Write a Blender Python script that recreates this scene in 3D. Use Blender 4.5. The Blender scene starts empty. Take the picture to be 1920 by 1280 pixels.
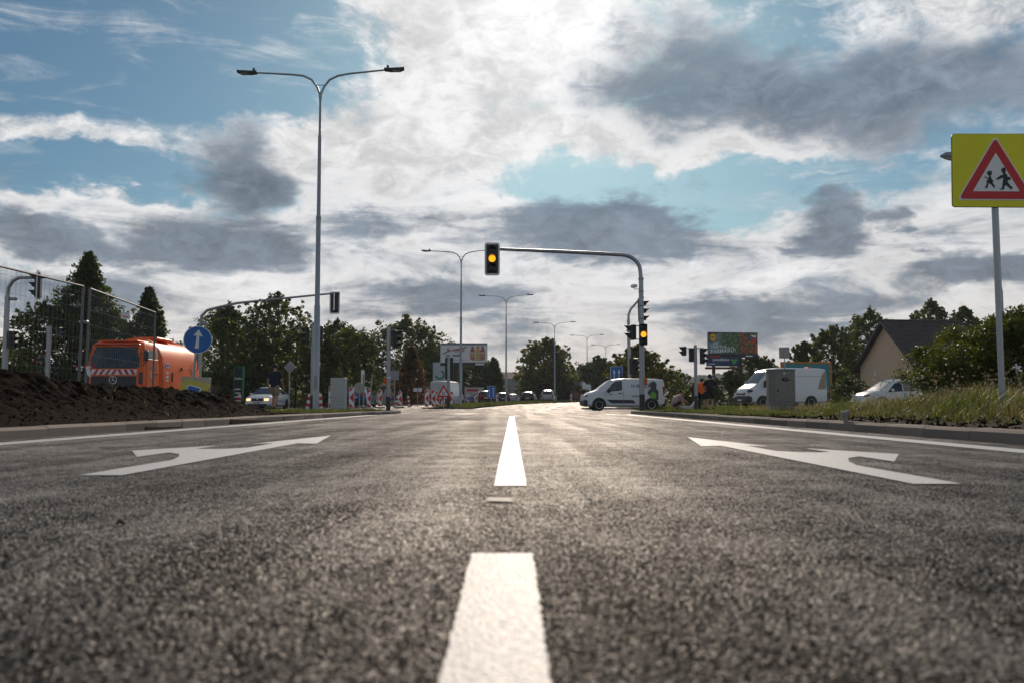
import bpy, bmesh, math, random
import numpy as np
from mathutils import Vector, Matrix
R = math.radians
scene = bpy.context.scene
C = scene.collection

# ------------------------------------------------------------------ camera
CAM_H, FPX, HOR = 0.36, 1700.0, 757.0
PITCH = math.atan((HOR - 640) / FPX)
cam_d = bpy.data.cameras.new('camera')
cam = bpy.data.objects.new('camera', cam_d); C.objects.link(cam)
cam.location = (0, 0, CAM_H); cam.rotation_euler = (R(90) + PITCH, 0, 0)
cam_d.sensor_width = 36.0; cam_d.lens = FPX / 1920 * 36
cam_d.clip_start = 0.05; cam_d.clip_end = 6000
cam_d.dof.use_dof = True; cam_d.dof.focus_distance = 27.0; cam_d.dof.aperture_fstop = 3.2
scene.camera = cam
scene.view_settings.view_transform = 'Standard'; scene.view_settings.look = 'None'
scene.view_settings.gamma = 1.0; scene.view_settings.use_curve_mapping = False
scene.view_settings.exposure = 0.4
scene.cycles.use_denoising = True
scene.cycles.max_bounces = 6; scene.cycles.transparent_max_bounces = 12
scene.cycles.sample_clamp_indirect = 6.0

def at(px, py, Y):
    """world X, Z of the photo pixel at world depth Y"""
    c, s = math.cos(PITCH), math.sin(PITCH)
    u, v = (px - 960) / FPX, (640 - py) / FPX
    k = Y / (c - v * s)
    return u * k, CAM_H + k * (s + v * c)
def azel(px, py):
    x, z = at(px, py, 1.0); z -= CAM_H
    return math.degrees(math.atan2(x, 1.0)), math.degrees(math.atan2(z, math.hypot(x, 1.0)))

# ------------------------------------------------------------------ node expressions
class E:
    nt = None
    def __init__(s, sock): s.s = sock
    @staticmethod
    def m(op, *a, clamp=False):
        n = E.nt.nodes.new('ShaderNodeMath'); n.operation = op; n.use_clamp = clamp
        for i, v in enumerate(a):
            if isinstance(v, E): E.nt.links.new(v.s, n.inputs[i])
            else: n.inputs[i].default_value = float(v)
        return E(n.outputs[0])
    def __add__(a, b): return E.m('ADD', a, b)
    __radd__ = __add__
    def __sub__(a, b): return E.m('SUBTRACT', a, b)
    def __rsub__(a, b): return E.m('SUBTRACT', b, a)
    def __mul__(a, b): return E.m('MULTIPLY', a, b)
    __rmul__ = __mul__
    def __truediv__(a, b): return E.m('DIVIDE', a, b)
    def __pow__(a, b): return E.m('POWER', a, b)
    def clamp(a): return E.m('ADD', a, 0.0, clamp=True)
def sstep(x, a, b):
    n = E.nt.nodes.new('ShaderNodeMapRange'); n.interpolation_type = 'SMOOTHSTEP'
    E.nt.links.new(x.s, n.inputs['Value'])
    n.inputs['From Min'].default_value = a; n.inputs['From Max'].default_value = b
    return E(n.outputs['Result'])
def noise(vec, scale, detail=4, rough=.55, dist=0.0, dims='3D'):
    n = E.nt.nodes.new('ShaderNodeTexNoise'); n.noise_dimensions = dims
    if vec is not None: E.nt.links.new(vec, n.inputs['Vector'])
    n.inputs['Scale'].default_value = scale; n.inputs['Detail'].default_value = detail
    n.inputs['Roughness'].default_value = rough; n.inputs['Distortion'].default_value = dist
    return n
def rgbmix(f, a, b, mode='MIX'):
    n = E.nt.nodes.new('ShaderNodeMix'); n.data_type = 'RGBA'; n.blend_type = mode
    if isinstance(f, E): E.nt.links.new(f.s, n.inputs[0])
    else: n.inputs[0].default_value = f
    for i, v in ((6, a), (7, b)):
        if isinstance(v, (tuple, list)): n.inputs[i].default_value = (*v[:3], 1)
        else: E.nt.links.new(v, n.inputs[i])
    return n.outputs[2]
def combine(x, y, z):
    n = E.nt.nodes.new('ShaderNodeCombineXYZ')
    for i, v in enumerate((x, y, z)):
        if isinstance(v, E): E.nt.links.new(v.s, n.inputs[i])
        else: n.inputs[i].default_value = v
    return n.outputs[0]

# ------------------------------------------------------------------ sky and sun
SUN_AZ, SUN_EL = azel(1045, -40)
world = bpy.data.worlds.new('World'); scene.world = world; world.use_nodes = True
nt = world.node_tree; nt.nodes.clear(); E.nt = nt
out = nt.nodes.new('ShaderNodeOutputWorld'); bg = nt.nodes.new('ShaderNodeBackground')
nt.links.new(bg.outputs[0], out.inputs[0]); bg.inputs[1].default_value = 0.1
sky = nt.nodes.new('ShaderNodeTexSky'); sky.sky_type = 'NISHITA'; sky.sun_disc = False
sky.sun_elevation = R(SUN_EL); sky.sun_rotation = R(SUN_AZ)
sky.air_density = 1.0; sky.dust_density = 0.6; sky.ozone_density = 2.0
tc = nt.nodes.new('ShaderNodeTexCoord'); D = tc.outputs['Generated']
sep = nt.nodes.new('ShaderNodeSeparateXYZ'); nt.links.new(D, sep.inputs[0])
dx, dy, dz = (E(o) for o in sep.outputs)
az = E.m('ARCTAN2', dx, dy) * 57.2958
el = E.m('ARCSINE', E.m('MINIMUM', dz, 0.999)) * 57.2958
zz = E.m('MAXIMUM', dz, 0.0) + 0.10
plane = combine(dx / zz, dy / zz, 0.0)                         # a flat cloud deck seen in perspective
nA = noise(plane, 1.15, 8, .58, .35); nB = noise(plane, 3.1, 8, .62, .25)
ang = combine(az * 0.05, el * 0.085, 0.0)
nW = noise(ang, 2.6, 5, .6); nF = noise(ang, 3.6, 9, .64, .5); nC = noise(ang, 1.3, 6, .55, .3)
sw = nt.nodes.new('ShaderNodeSeparateColor'); nt.links.new(nW.outputs['Color'], sw.inputs[0])
wz, wl = (E(sw.outputs[0]) - .5) * 9.0, (E(sw.outputs[1]) - .5) * 6.0
azw, elw = az + wz, el + wl
f1, f2, f3 = E(nF.outputs[0]), E(nC.outputs[0]), E(nA.outputs[0])
f4 = E(nB.outputs[0])
def blob(x0, y0, x1, y1, k=1.0):
    xc, yc = (x0 + x1) / 2, (y0 + y1) / 2; a0, a1 = azel(x0, yc)[0], azel(x1, yc)[0]; e1, e0 = azel(xc, y0)[1], azel(xc, y1)[1]
    u = (azw - (a0 + a1) / 2) / ((a1 - a0) / 2 * 1.25); v = (elw - (e0 + e1) / 2) / ((e1 - e0) / 2 * 1.25)
    return E.m('MAXIMUM', 1.0 - (u * u + v * v), 0.0) * k
def tot(l):
    r = l[0]
    for q in l[1:]: r = r + q
    return r
white = tot([blob(650, -160, 1300, 200, 1.2), blob(560, 110, 1010, 420, .95), blob(330, 200, 700, 300, .5), blob(0, 350, 330, 420, .9),
             blob(900, 200, 1700, 310, 1.0), blob(560, 330, 980, 520, .8), blob(-200, 200, 330, 270, .45), blob(1340, 320, 1580, 345, .7),
             blob(-200, 430, 2100, 760, .75), blob(1700, 380, 2100, 560, .5), blob(1600, -100, 2000, 100, .6)])
blue = tot([blob(-300, -150, 640, 210, 1.1), blob(-200, 270, 350, 365, .9), blob(960, 300, 1790, 400, .75), blob(780, 290, 1060, 350, .45)])
dark = tot([blob(1060, 30, 1500, 260, 1.15), blob(1380, 60, 2050, 270, 1.25), blob(940, 355, 1340, 490, 1.15), blob(1470, 370, 1640, 495, 1.25),
            blob(350, 230, 560, 385, 1.25), blob(190, 390, 560, 530, 1.1), blob(-80, 385, 190, 475, 1.0), blob(1640, 410, 1720, 465, .8),
            blob(560, 395, 900, 440, .5), blob(640, 520, 1000, 600, .75), blob(1290, 540, 1460, 600, .7), blob(1680, 480, 2000, 560, .9), blob(-100, 500, 350, 590, .7),
            blob(130, 90, 260, 190, .35), blob(1200, 560, 1700, 620, .45), blob(820, 600, 1080, 650, .5)])
ca, ce = math.cos(R(SUN_EL)), math.sin(R(SUN_EL))
band = sstep(el, 17.0, 9.0)                                     # layered stratocumulus low over the horizon
nL = noise(combine(az * 0.045, el * 0.20, 3.0), 2.2, 9, .62, .6); fl = E(nL.outputs[0])
nD = noise(ang, 11.0, 10, .66, .8); fd = E(nD.outputs[0])
nS = noise(combine(az * 0.030, el * 0.15, 7.0), 3.2, 10, .66, 1.0); fs_ = E(nS.outputs[0])      # thin cirrus streaks over the blue
cover = sstep(white * .75 - blue * .95 + (f1 - .5) * 1.7 + (f3 - .5) * 1.0 + .20 + band * .35 + (fd - .5) * .8, .05, .75)
cover = E.m('MAXIMUM', cover, sstep(fs_ + (f1 - .5) * .5, .47, .80) * .62)
draw = dark * .86 + (f1 - .5) * 1.25 + (f2 - .5) * .5 + (f4 - .5) * .5 + band * ((fl - .5) * 2.8 + .36) + (fd - .5) * 1.05 - .06
dk = sstep(draw, .06, .94); rim = sstep(draw, -.25, .15)
sdot = dx * (math.sin(R(SUN_AZ)) * ca) + dy * (math.cos(R(SUN_AZ)) * ca) + dz * ce
sang = E.m('ARCCOSINE', E.m('MINIMUM', sdot, 0.9999)) * 57.2958
glow = E.m('EXPONENT', sang * sang * (-1 / 5.5 ** 2)); glow2 = E.m('EXPONENT', sang * (-1 / 22.0))
wb = .49 + glow2 * .12 + glow * .14 + rim * .09 + (f2 - .5) * .30 + (f1 - .5) * .45 + (f4 - .5) * .15 + (fd - .5) * .24
low = sstep(el, 9.0, 1.0)
wcol = rgbmix(low * .75, (.99, .99, 1.0), (1.0, .90, .82))
wcol = rgbmix(1.0, wcol, combine(wb * 10, wb * 10, wb * 10), 'MULTIPLY')
db = .155 + glow2 * .05 + (fd - .5) * .22 + (f1 - .5) * .20 + (f2 - .5) * .12
dcol = rgbmix(1.0, rgbmix(low, (.78, .98, 1.24), (.84, .98, 1.14)), combine(db * 10, db * 10, db * 10), 'MULTIPLY')
skyc = rgbmix(1.0, sky.outputs[0], (.245, .36, .39), 'MULTIPLY')
col = rgbmix(cover, skyc, wcol); col = rgbmix(dk * .95, col, dcol)
nt.links.new(col, bg.inputs[0])

sun_d = bpy.data.lights.new('sun', 'SUN'); sun_d.energy = 2.2; sun_d.angle = R(6.0); sun_d.color = (1.0, .84, .68)
sun = bpy.data.objects.new('sun', sun_d); C.objects.link(sun)
sdir = Vector((math.sin(R(SUN_AZ)) * ca, math.cos(R(SUN_AZ)) * ca, ce))
sun.rotation_euler = sdir.to_track_quat('Z', 'Y').to_euler(); sun.location = (0, 0, 40)

# ------------------------------------------------------------------ materials
MATS = {}
def mat(name, col, rough=.6, metal=0.0, var=.12, vscale=6.0, bump=0.0, bscale=40.0, spec=.5, emit=0, coat=0):
    if name in MATS: return MATS[name]
    m = bpy.data.materials.new(name); m.use_nodes = True; E.nt = m.node_tree
    b = E.nt.nodes['Principled BSDF']
    b.inputs['Roughness'].default_value = rough; b.inputs['Metallic'].default_value = metal
    b.inputs['Specular IOR Level'].default_value = spec; b.inputs['Coat Weight'].default_value = coat
    t = E.nt.nodes.new('ShaderNodeTexCoord')
    if var:
        n = noise(t.outputs['Object'], vscale, 6, .65)
        c = rgbmix(E(n.outputs[0]), [x * (1 - var) for x in col], [min(1, x * (1 + var)) for x in col])
        E.nt.links.new(c, b.inputs['Base Color'])
        E.nt.links.new((rough + (E(n.outputs[0]) - .5) * .25).clamp().s, b.inputs['Roughness'])
    else: b.inputs['Base Color'].default_value = (*col, 1)
    if bump:
        n2 = noise(t.outputs['Object'], bscale, 5, .6); bp = E.nt.nodes.new('ShaderNodeBump')
        bp.inputs['Strength'].default_value = bump; bp.inputs['Distance'].default_value = .02
        E.nt.links.new(n2.outputs[0], bp.inputs['Height']); E.nt.links.new(bp.outputs[0], b.inputs['Normal'])
    if emit:
        b.inputs['Emission Color'].default_value = (*col, 1); b.inputs['Emission Strength'].default_value = emit
    MATS[name] = m
    return m
def leafmat(name, c1, c2, trans=.52, tint=(1.7, 1.6, .75)):
    if name in MATS: return MATS[name]
    m = bpy.data.materials.new(name); m.use_nodes = True; E.nt = m.node_tree; n = E.nt.nodes
    b = n['Principled BSDF']; o = n['Material Output']
    g = n.new('ShaderNodeNewGeometry'); r = E(g.outputs['Random Per Island'])
    t = n.new('ShaderNodeTexCoord'); nz = noise(t.outputs['Object'], .9, 3)
    c = rgbmix((r * .7 + (E(nz.outputs[0]) - .35) * .8).clamp(), c1, c2)
    E.nt.links.new(c, b.inputs['Base Color']); b.inputs['Roughness'].default_value = .5; b.inputs['Specular IOR Level'].default_value = .35
    tr = n.new('ShaderNodeBsdfTranslucent')
    E.nt.links.new(rgbmix(1.0, c, tint, 'MULTIPLY'), tr.inputs[0])
    mx = n.new('ShaderNodeMixShader'); mx.inputs[0].default_value = trans
    E.nt.links.new(b.outputs[0], mx.inputs[1]); E.nt.links.new(tr.outputs[0], mx.inputs[2]); E.nt.links.new(mx.outputs[0], o.inputs[0])
    MATS[name] = m; return m

GALV = mat('galvanised_steel', (.36, .38, .40), .42, .75, .22, 9)
GREY = mat('grey_paint', (.30, .32, .34), .5, .2, .15)
DARKP = mat('dark_grey_paint', (.035, .04, .05), .5, 0, .2)
BLACK = mat('black_plastic', (.012, .012, .014), .42, 0, .15)
RUBBER = mat('rubber', (.015, .015, .015), .85, 0, .2)
WHITE = mat('white_paint', (.74, .75, .76), .32, 0, .05, 3, coat=.4)
SWHITE = mat('sign_white', (.84, .85, .84), .4, 0, .06)
SRED = mat('sign_red', (.62, .018, .022), .4, 0, .12)
SBLUE = mat('sign_blue', (.010, .14, .48), .4, 0, .10)
SYEL = mat('sign_yellow', (.86, .80, .010), .45, 0, .10, 5)
YELD = mat('faded_yellow', (.62, .50, .08), .5, 0, .12)
GLASS = mat('dark_glass', (.018, .024, .028), .06, 0, 0, spec=.9)
CHROME = mat('chrome', (.6, .6, .62), .2, 1.0, .05)
ORANGE = mat('orange_paint', (.95, .145, .004), .45, 0, .06, 2, spec=.25)
AMBER = mat('lit_amber_lens', (1.0, .33, .01), .4, 0, 0, emit=1.35)
HEADL = mat('lit_headlamp', (1.0, .62, .30), .3, 0, 0, emit=1.2)
LENS = mat('unlit_lens', (.03, .035, .035), .15, 0, 0)
REDL = mat('red_lamp', (.35, .01, .01), .2, 0, .1)
CONC = mat('concrete', (.30, .28, .26), .85, 0, .2, 5, .35, 60)
KERBM = mat('kerb_concrete', (.235, .20, .175), .85, 0, .28, 4, .4, 70)
BEIGE = mat('beige_panel', (.42, .40, .34), .6, 0, .08)
GREENS = mat('green_paint', (.02, .22, .09), .45, 0, .12)
SOIL = mat('soil', (.016, .0098, .0066), 1.0, 0, .6, 9, .9, 30, spec=.03)
BARK = mat('bark', (.05, .042, .033), .9, 0, .3, 12, .5, 30)
SKIN = mat('skin', (.46, .25, .17), .55, 0, .1)

E.nt = KERBM.node_tree; oi_ = E.nt.nodes.new('ShaderNodeObjectInfo'); kb_ = E.nt.nodes['Principled BSDF']; ln_ = kb_.inputs['Base Color'].links[0].from_socket   # every stone weathers differently
E.nt.links.new(rgbmix(1.0, ln_, rgbmix(E(oi_.outputs['Random']), (.68, .66, .64), (1.25, 1.2, 1.12)), 'MULTIPLY'), kb_.inputs['Base Color'])
# ------------------------------------------------------------------ mesh builder
class MB:
    def __init__(s): s.v = []; s.f = []; s.mi = []; s.cur = 0
    def add(s, vs, fs):
        o = len(s.v); s.v += [tuple(p) for p in vs]; s.f += [tuple(i + o for i in q) for q in fs]; s.mi += [s.cur] * len(fs); return s
    def box(s, c, d, rz=0, bev=0.0):
        x, y, z = d[0] / 2, d[1] / 2, d[2] / 2
        if bev:
            b = min(bev, x * .9, y * .9); prof = [(-x + b, -y), (x - b, -y), (x, -y + b), (x, y - b), (x - b, y), (-x + b, y), (-x, y - b), (-x, -y + b)]
            rings = [[(px * (1 - b / x), py * (1 - b / y), -z) for px, py in prof], [(px, py, -z + b) for px, py in prof], [(px, py, z - b) for px, py in prof], [(px * (1 - b / x), py * (1 - b / y), z) for px, py in prof]]
            vs = [p for r in rings for p in r]; fs = [tuple(range(7, -1, -1)), tuple(range(24, 32))]
            for k in range(3):
                for i in range(8): fs.append((k * 8 + i, k * 8 + (i + 1) % 8, k * 8 + 8 + (i + 1) % 8, k * 8 + 8 + i))
        else:
            vs = [(a, b_, c_) for c_ in (-z, z) for a, b_ in ((-x, -y), (x, -y), (x, y), (-x, y))]
            fs = [(3, 2, 1, 0), (4, 5, 6, 7), (0, 1, 5, 4), (1, 2, 6, 5), (2, 3, 7, 6), (3, 0, 4, 7)]
        ca_, sa_ = math.cos(rz), math.sin(rz)
        return s.add([(c[0] + a * ca_ - b_ * sa_, c[1] + a * sa_ + b_ * ca_, c[2] + e) for a, b_, e in vs], fs)
    def tube(s, pts, rad, n=10, cap=True):
        pts = [Vector(p) for p in pts]
        if not isinstance(rad, (list, tuple)): rad = [rad] * len(pts)
        vs = []; fs = []; prev = None
        for i, p in enumerate(pts):
            t = (pts[min(i + 1, len(pts) - 1)] - pts[max(i - 1, 0)]).normalized()
            if prev is None: a = t.orthogonal().normalized()
            else: a = (prev - t * prev.dot(t)).normalized()
            prev = a; b = t.cross(a)
            for k in range(n):
                w = 2 * math.pi * k / n; vs.append(p + (a * math.cos(w) + b * math.sin(w)) * rad[i])
        for i in range(len(pts) - 1):
            for k in range(n): fs.append((i * n + k, i * n + (k + 1) % n, (i + 1) * n + (k + 1) % n, (i + 1) * n + k))
        if cap: fs += [tuple(range(n - 1, -1, -1)), tuple(range((len(pts) - 1) * n, len(pts) * n))]
        return s.add(vs, fs)
    def prism(s, poly, d, M=None):
        """polygon (u,v) in local XZ plane facing -Y, thickness d towards +Y"""
        n = len(poly); ar = sum(poly[i][0] * poly[(i + 1) % n][1] - poly[(i + 1) % n][0] * poly[i][1] for i in range(n))
        if ar < 0: poly = poly[::-1]
        vs = [(u, 0, v) for u, v in poly] + [(u, d, v) for u, v in poly]
        fs = [tuple(range(n)), tuple(range(2 * n - 1, n - 1, -1))] + [((i + 1) % n, i, n + i, n + (i + 1) % n) for i in range(n)]
        if M is not None: vs = [M @ Vector(p) for p in vs]
        return s.add(vs, fs)
    def build(s, name, m, parent=None, smooth=False, loc=None):
        me = bpy.data.meshes.new(name); me.from_pydata([tuple(p) for p in s.v], [], s.f)
        for q in (m if isinstance(m, (list, tuple)) else [m]): me.materials.append(q)
        if isinstance(m, (list, tuple)): me.polygons.foreach_set('material_index', s.mi)
        if smooth:
            me.polygons.foreach_set('use_smooth', [True] * len(me.polygons))
            try: me.set_sharp_from_angle(angle=R(38))
            except Exception: pass
        me.update()
        return link(name, me, parent, loc)
def link(name, me, parent=None, loc=None):
    o = bpy.data.objects.new(name, me); C.objects.link(o)
    if parent is not None: o.parent = parent
    if loc: o.location = loc
    return o
def tag(o, label=None, cat=None, group=None, kind=None):
    if label: o['label'] = label
    if cat: o['category'] = cat
    if group: o['group'] = group
    if kind: o['kind'] = kind
    return o
def thing(name, label, cat, loc=(0, 0, 0), rz=0, group=None, kind=None):
    o = bpy.data.objects.new(name, None); C.objects.link(o); o.empty_display_size = .2
    o.location = loc; o.rotation_euler = (0, 0, rz)
    return tag(o, label, cat, group, kind)
def copy_tree(o, parent=None):
    c = o.copy(); C.objects.link(c); c.parent = parent
    for ch in o.children: copy_tree(ch, c)
    return c
def circle(r, n=28, cx=0, cz=0, a0=0, a1=2 * math.pi):
    full = abs(a1 - a0 - 2 * math.pi) < 1e-6
    return [(cx + r * math.cos(a0 + (a1 - a0) * i / (n if full else n - 1)), cz + r * math.sin(a0 + (a1 - a0) * i / (n if full else n - 1))) for i in range(n)]
def rrect(w, h, r, cx=0, cz=0, n=5):
    p = []
    for sx, sz, a in ((1, 1, 0), (-1, 1, 90), (-1, -1, 180), (1, -1, 270)):
        for i in range(n): t = R(a + 90 * i / (n - 1)); p.append((cx + sx * (w / 2 - r) + r * math.cos(t), cz + sz * (h / 2 - r) + r * math.sin(t)))
    return p
def text(name, s, size, m, parent, M, depth=.004, align='LEFT', xs=1.0):
    cu = bpy.data.curves.new(name, 'FONT'); cu.body = s; cu.size = size; cu.align_x = align; cu.extrude = depth; cu.resolution_u = 2; cu.offset = size * .018
    o = bpy.data.objects.new(name, cu); me = bpy.data.meshes.new_from_object(o); bpy.data.objects.remove(o)
    me.transform(M @ Matrix.Rotation(R(90), 4, 'X') @ Matrix.Diagonal((xs, 1, 1, 1))); me.materials.clear(); me.materials.append(m); me.name = name
    return link(name, me, parent)
T = Matrix.Translation
def RZ(a): return Matrix.Rotation(a, 4, 'Z')

def gz(Y):
    t = max(0.0, Y - 52); return .0085 * t if t < 160 else 1.36 + .02 * (t - 160)
# ------------------------------------------------------------------ setting: ground, roads, kerbs
rng = np.random.default_rng(7); random.seed(7)
def npmesh(name, V, F, m, parent=None, smooth=False, uv=None):
    """V (n,3) array, F (k,q) index array with constant q"""
    me = bpy.data.meshes.new(name); n, q = F.shape
    me.vertices.add(len(V)); me.vertices.foreach_set('co', np.asarray(V, np.float32).ravel())
    me.loops.add(n * q); me.loops.foreach_set('vertex_index', F.astype(np.int32).ravel())
    me.polygons.add(n); me.polygons.foreach_set('loop_start', np.arange(0, n * q, q, dtype=np.int32)); me.polygons.foreach_set('loop_total', np.full(n, q, np.int32))
    if smooth: me.polygons.foreach_set('use_smooth', np.ones(n, bool))
    me.materials.append(m); me.update(calc_edges=True); me.validate()
    return link(name, me, parent)
def gridfaces(nx, ny):
    i = np.arange((nx - 1) * (ny - 1)); a = (i // (nx - 1)) * nx + i % (nx - 1)
    return np.stack([a, a + 1, a + nx + 1, a + nx], 1)
def vnoise(x, y, seed=0):
    """smooth value noise on arrays"""
    r = np.random.default_rng(seed); tab = r.random((256, 256))
    xi, yi = np.floor(x).astype(int), np.floor(y).astype(int); fx, fy = x - xi, y - yi
    fx, fy = fx * fx * (3 - 2 * fx), fy * fy * (3 - 2 * fy); g = lambda a, b: tab[a % 256, b % 256]
    return (g(xi, yi) * (1 - fx) + g(xi + 1, yi) * fx) * (1 - fy) + (g(xi, yi + 1) * (1 - fx) + g(xi + 1, yi + 1) * fx) * fy
def fbm(x, y, s=0, o=4):
    return sum(vnoise(x * 2 ** k, y * 2 ** k, s + k) * .5 ** k for k in range(o)) / 1.875
def sheet(name, xs, ys, zf, m, smooth=True):
    X, Y = np.meshgrid(xs, ys); V = np.stack([X, Y, zf(X, Y)], -1).reshape(-1, 3)
    return npmesh(name, V, gridfaces(len(xs), len(ys)), m, None, smooth)
GZ = np.vectorize(gz)

# asphalt: aggregate stones as a cell relief, new and dark with a dusty film
am = bpy.data.materials.new('asphalt'); am.use_nodes = True; E.nt = am.node_tree; n_ = am.node_tree.nodes
b = n_['Principled BSDF']; t_ = n_.new('ShaderNodeTexCoord'); ob = t_.outputs['Object']
def voro(scale, feat='F1'):
    v = n_.new('ShaderNodeTexVoronoi'); v.feature = feat; v.inputs['Scale'].default_value = scale; E.nt.links.new(ob, v.inputs['Vector']); return v
v1 = voro(135); v2 = voro(300); big = noise(ob, .35, 5, .6); mid = noise(ob, 2.3, 5, .65); fine = noise(ob, 60, 3, .6)
st = n_.new('ShaderNodeSeparateColor'); E.nt.links.new(v1.outputs['Color'], st.inputs[0]); rnd = E(st.outputs[0]); rnd2 = E(st.outputs[1])
dcell = E(v1.outputs['Distance'])
top = sstep(dcell, .62, .22)
mpv = n_.new('ShaderNodeMapping'); mpv.inputs['Scale'].default_value = (2.4, .10, 1); E.nt.links.new(ob, mpv.inputs['Vector']); trk = noise(mpv.outputs[0], 1.0, 5, .6)      # streaks left by rolling and traffic
pat = noise(ob, 7.5, 6, .72); pat2 = noise(ob, 26, 4, .7)
tone = .30 + rnd * .6 + (E(mid.outputs[0]) - .5) * 1.7 + (E(big.outputs[0]) - .5) * 1.2 + (E(trk.outputs[0]) - .5) * 1.3 + (E(pat.outputs[0]) - .5) * 2.4 + (E(pat2.outputs[0]) - .5) * 1.8
ac = rgbmix(tone.clamp(), (.0065, .0072, .0088), (.056, .0525, .051))
ac = rgbmix((sstep(rnd2, .90, 1.0) * top) * .6, ac, (.26, .22, .185))
ac = rgbmix(top, (.004, .004, .005), ac)
E.nt.links.new(ac, b.inputs['Base Color'])
E.nt.links.new((.50 + (rnd - .5) * .35 + (E(mid.outputs[0]) - .5) * .3 + (E(pat.outputs[0]) - .5) * .6 + (E(pat2.outputs[0]) - .5) * .5).clamp().s, b.inputs['Roughness']); b.inputs['Specular IOR Level'].default_value = .17
hgt = top * (.55 + rnd * .6) + E(fine.outputs[0]) * .35 + sstep(E(v2.outputs['Distance']), .6, .1) * .25 + E(pat2.outputs[0]) * 1.3 + E(pat.outputs[0]) * 1.6
bp = n_.new('ShaderNodeBump'); bp.inputs['Strength'].default_value = 1.0; bp.inputs['Distance'].default_value = .006
E.nt.links.new(hgt.s, bp.inputs['Height']); E.nt.links.new(bp.outputs[0], b.inputs['Normal'])
df = n_.new('ShaderNodeBsdfDiffuse'); gl = n_.new('ShaderNodeBsdfGlossy'); mx = n_.new('ShaderNodeMixShader'); df.inputs['Roughness'].default_value = 1.0
E.nt.links.new(ac, df.inputs['Color']); gl.inputs['Color'].default_value = (1.0, .968, .94, 1)
E.nt.links.new((.47 + (rnd - .5) * .3 + (E(mid.outputs[0]) - .5) * .25 + (E(pat.outputs[0]) - .5) * .4).clamp().s, gl.inputs['Roughness'])
fr = n_.new('ShaderNodeFresnel'); fr.inputs['IOR'].default_value = 1.33
shine = (top * (.30 + rnd * 1.2) * (.15 + E(pat.outputs[0]) * 1.7) + (E(pat2.outputs[0]) - .5) * .9 + (E(mid.outputs[0]) - .5) * .8 + (E(trk.outputs[0]) - .5) * 1.0 + (E(big.outputs[0]) - .5) * .6).clamp()
E.nt.links.new((shine * (.09 + .48 * E(fr.outputs[0])) + .012).clamp().s, mx.inputs[0])    # the stones' worn faces shine, the binder between them does not
for q_ in (df, gl): E.nt.links.new(bp.outputs[0], q_.inputs['Normal'])
E.nt.links.new(df.outputs[0], mx.inputs[1]); E.nt.links.new(gl.outputs[0], mx.inputs[2]); E.nt.links.new(mx.outputs[0], n_['Material Output'].inputs['Surface']); n_.remove(b)
ASPH = am
# road paint: worn white with the aggregate showing through
pm = bpy.data.materials.new('road_paint'); pm.use_nodes = True; E.nt = pm.node_tree; n_ = pm.node_tree.nodes
b = n_['Principled BSDF']; t_ = n_.new('ShaderNodeTexCoord'); ob = t_.outputs['Object']
v1 = voro(88); w = noise(ob, 14, 6, .7); sp = noise(ob, 90, 4, .7)
wear = (sstep(E(sp.outputs[0]) + (E(w.outputs[0]) - .5) * .9, .60, .74) + sstep(E(v1.outputs['Distance']), .55, .75) * .6).clamp()
pc = rgbmix(E(w.outputs[0]), (.54, .535, .53), (.72, .71, .70)); pc = rgbmix(wear * .75, pc, (.12, .115, .11)); E.nt.links.new(pc, b.inputs['Base Color'])
b.inputs['Roughness'].default_value = .55
bp = n_.new('ShaderNodeBump'); bp.inputs['Strength'].default_value = .45; bp.inputs['Distance'].default_value = .004
E.nt.links.new((sstep(E(v1.outputs['Distance']), .62, .2) + E(sp.outputs[0]) * .4).s, bp.inputs['Height']); E.nt.links.new(bp.outputs[0], b.inputs['Normal'])
PAINT = pm
GRD = mat('ground_grass', (.055, .07, .025), .95, 0, .45, .8, .8, 12, spec=.1)
PAVE = mat('pavement', (.33, .29, .26), .85, 0, .15, 3, .3, 50)
REDP = mat('red_tactile_paving', (.34, .16, .12), .85, 0, .2, 6, .4, 40)

xs = np.concatenate([np.linspace(-900, -60, 15), np.linspace(-50, 50, 21), np.linspace(60, 900, 15)])
ys = np.concatenate([np.linspace(-60, 45, 12), np.linspace(50, 220, 35), np.linspace(240, 1500, 20)])
tag(sheet('ground', xs, ys, lambda X, Y: GZ(Y) - .03, GRD), kind='structure')

# the near carriageway: real aggregate relief close to the camera, plain sheet beyond
def stones(X, Y, cell=.0085):
    r = np.random.default_rng(3); jt = r.random((512, 512, 3)); gx, gy = X / cell, Y / cell
    ix, iy = np.floor(gx).astype(int), np.floor(gy).astype(int); best = np.full(X.shape, 9.0); hh = np.zeros(X.shape)
    for a in (-1, 0, 1):
        for c_ in (-1, 0, 1):
            j = jt[(ix + a) % 512, (iy + c_) % 512]; d = np.hypot(ix + a + j[..., 0] - gx, iy + c_ + j[..., 1] - gy)
            k = d < best; best = np.where(k, d, best); hh = np.where(k, j[..., 2], hh)
    return np.clip((.80 - best) * 2.2, 0, 1) * (.45 + .55 * hh)
def nearroad(X, Y):
    fade = np.clip((4.5 - Y) / 2.4, 0, 1) * np.clip((2.65 - np.abs(X)) / .2, 0, 1)
    return (stones(X, Y) - .55) * .0042 * fade
def road_sheet(name, xs, ys, z0): return sheet(name, xs, ys, lambda X, Y: GZ(Y) + z0, ASPH)
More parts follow.
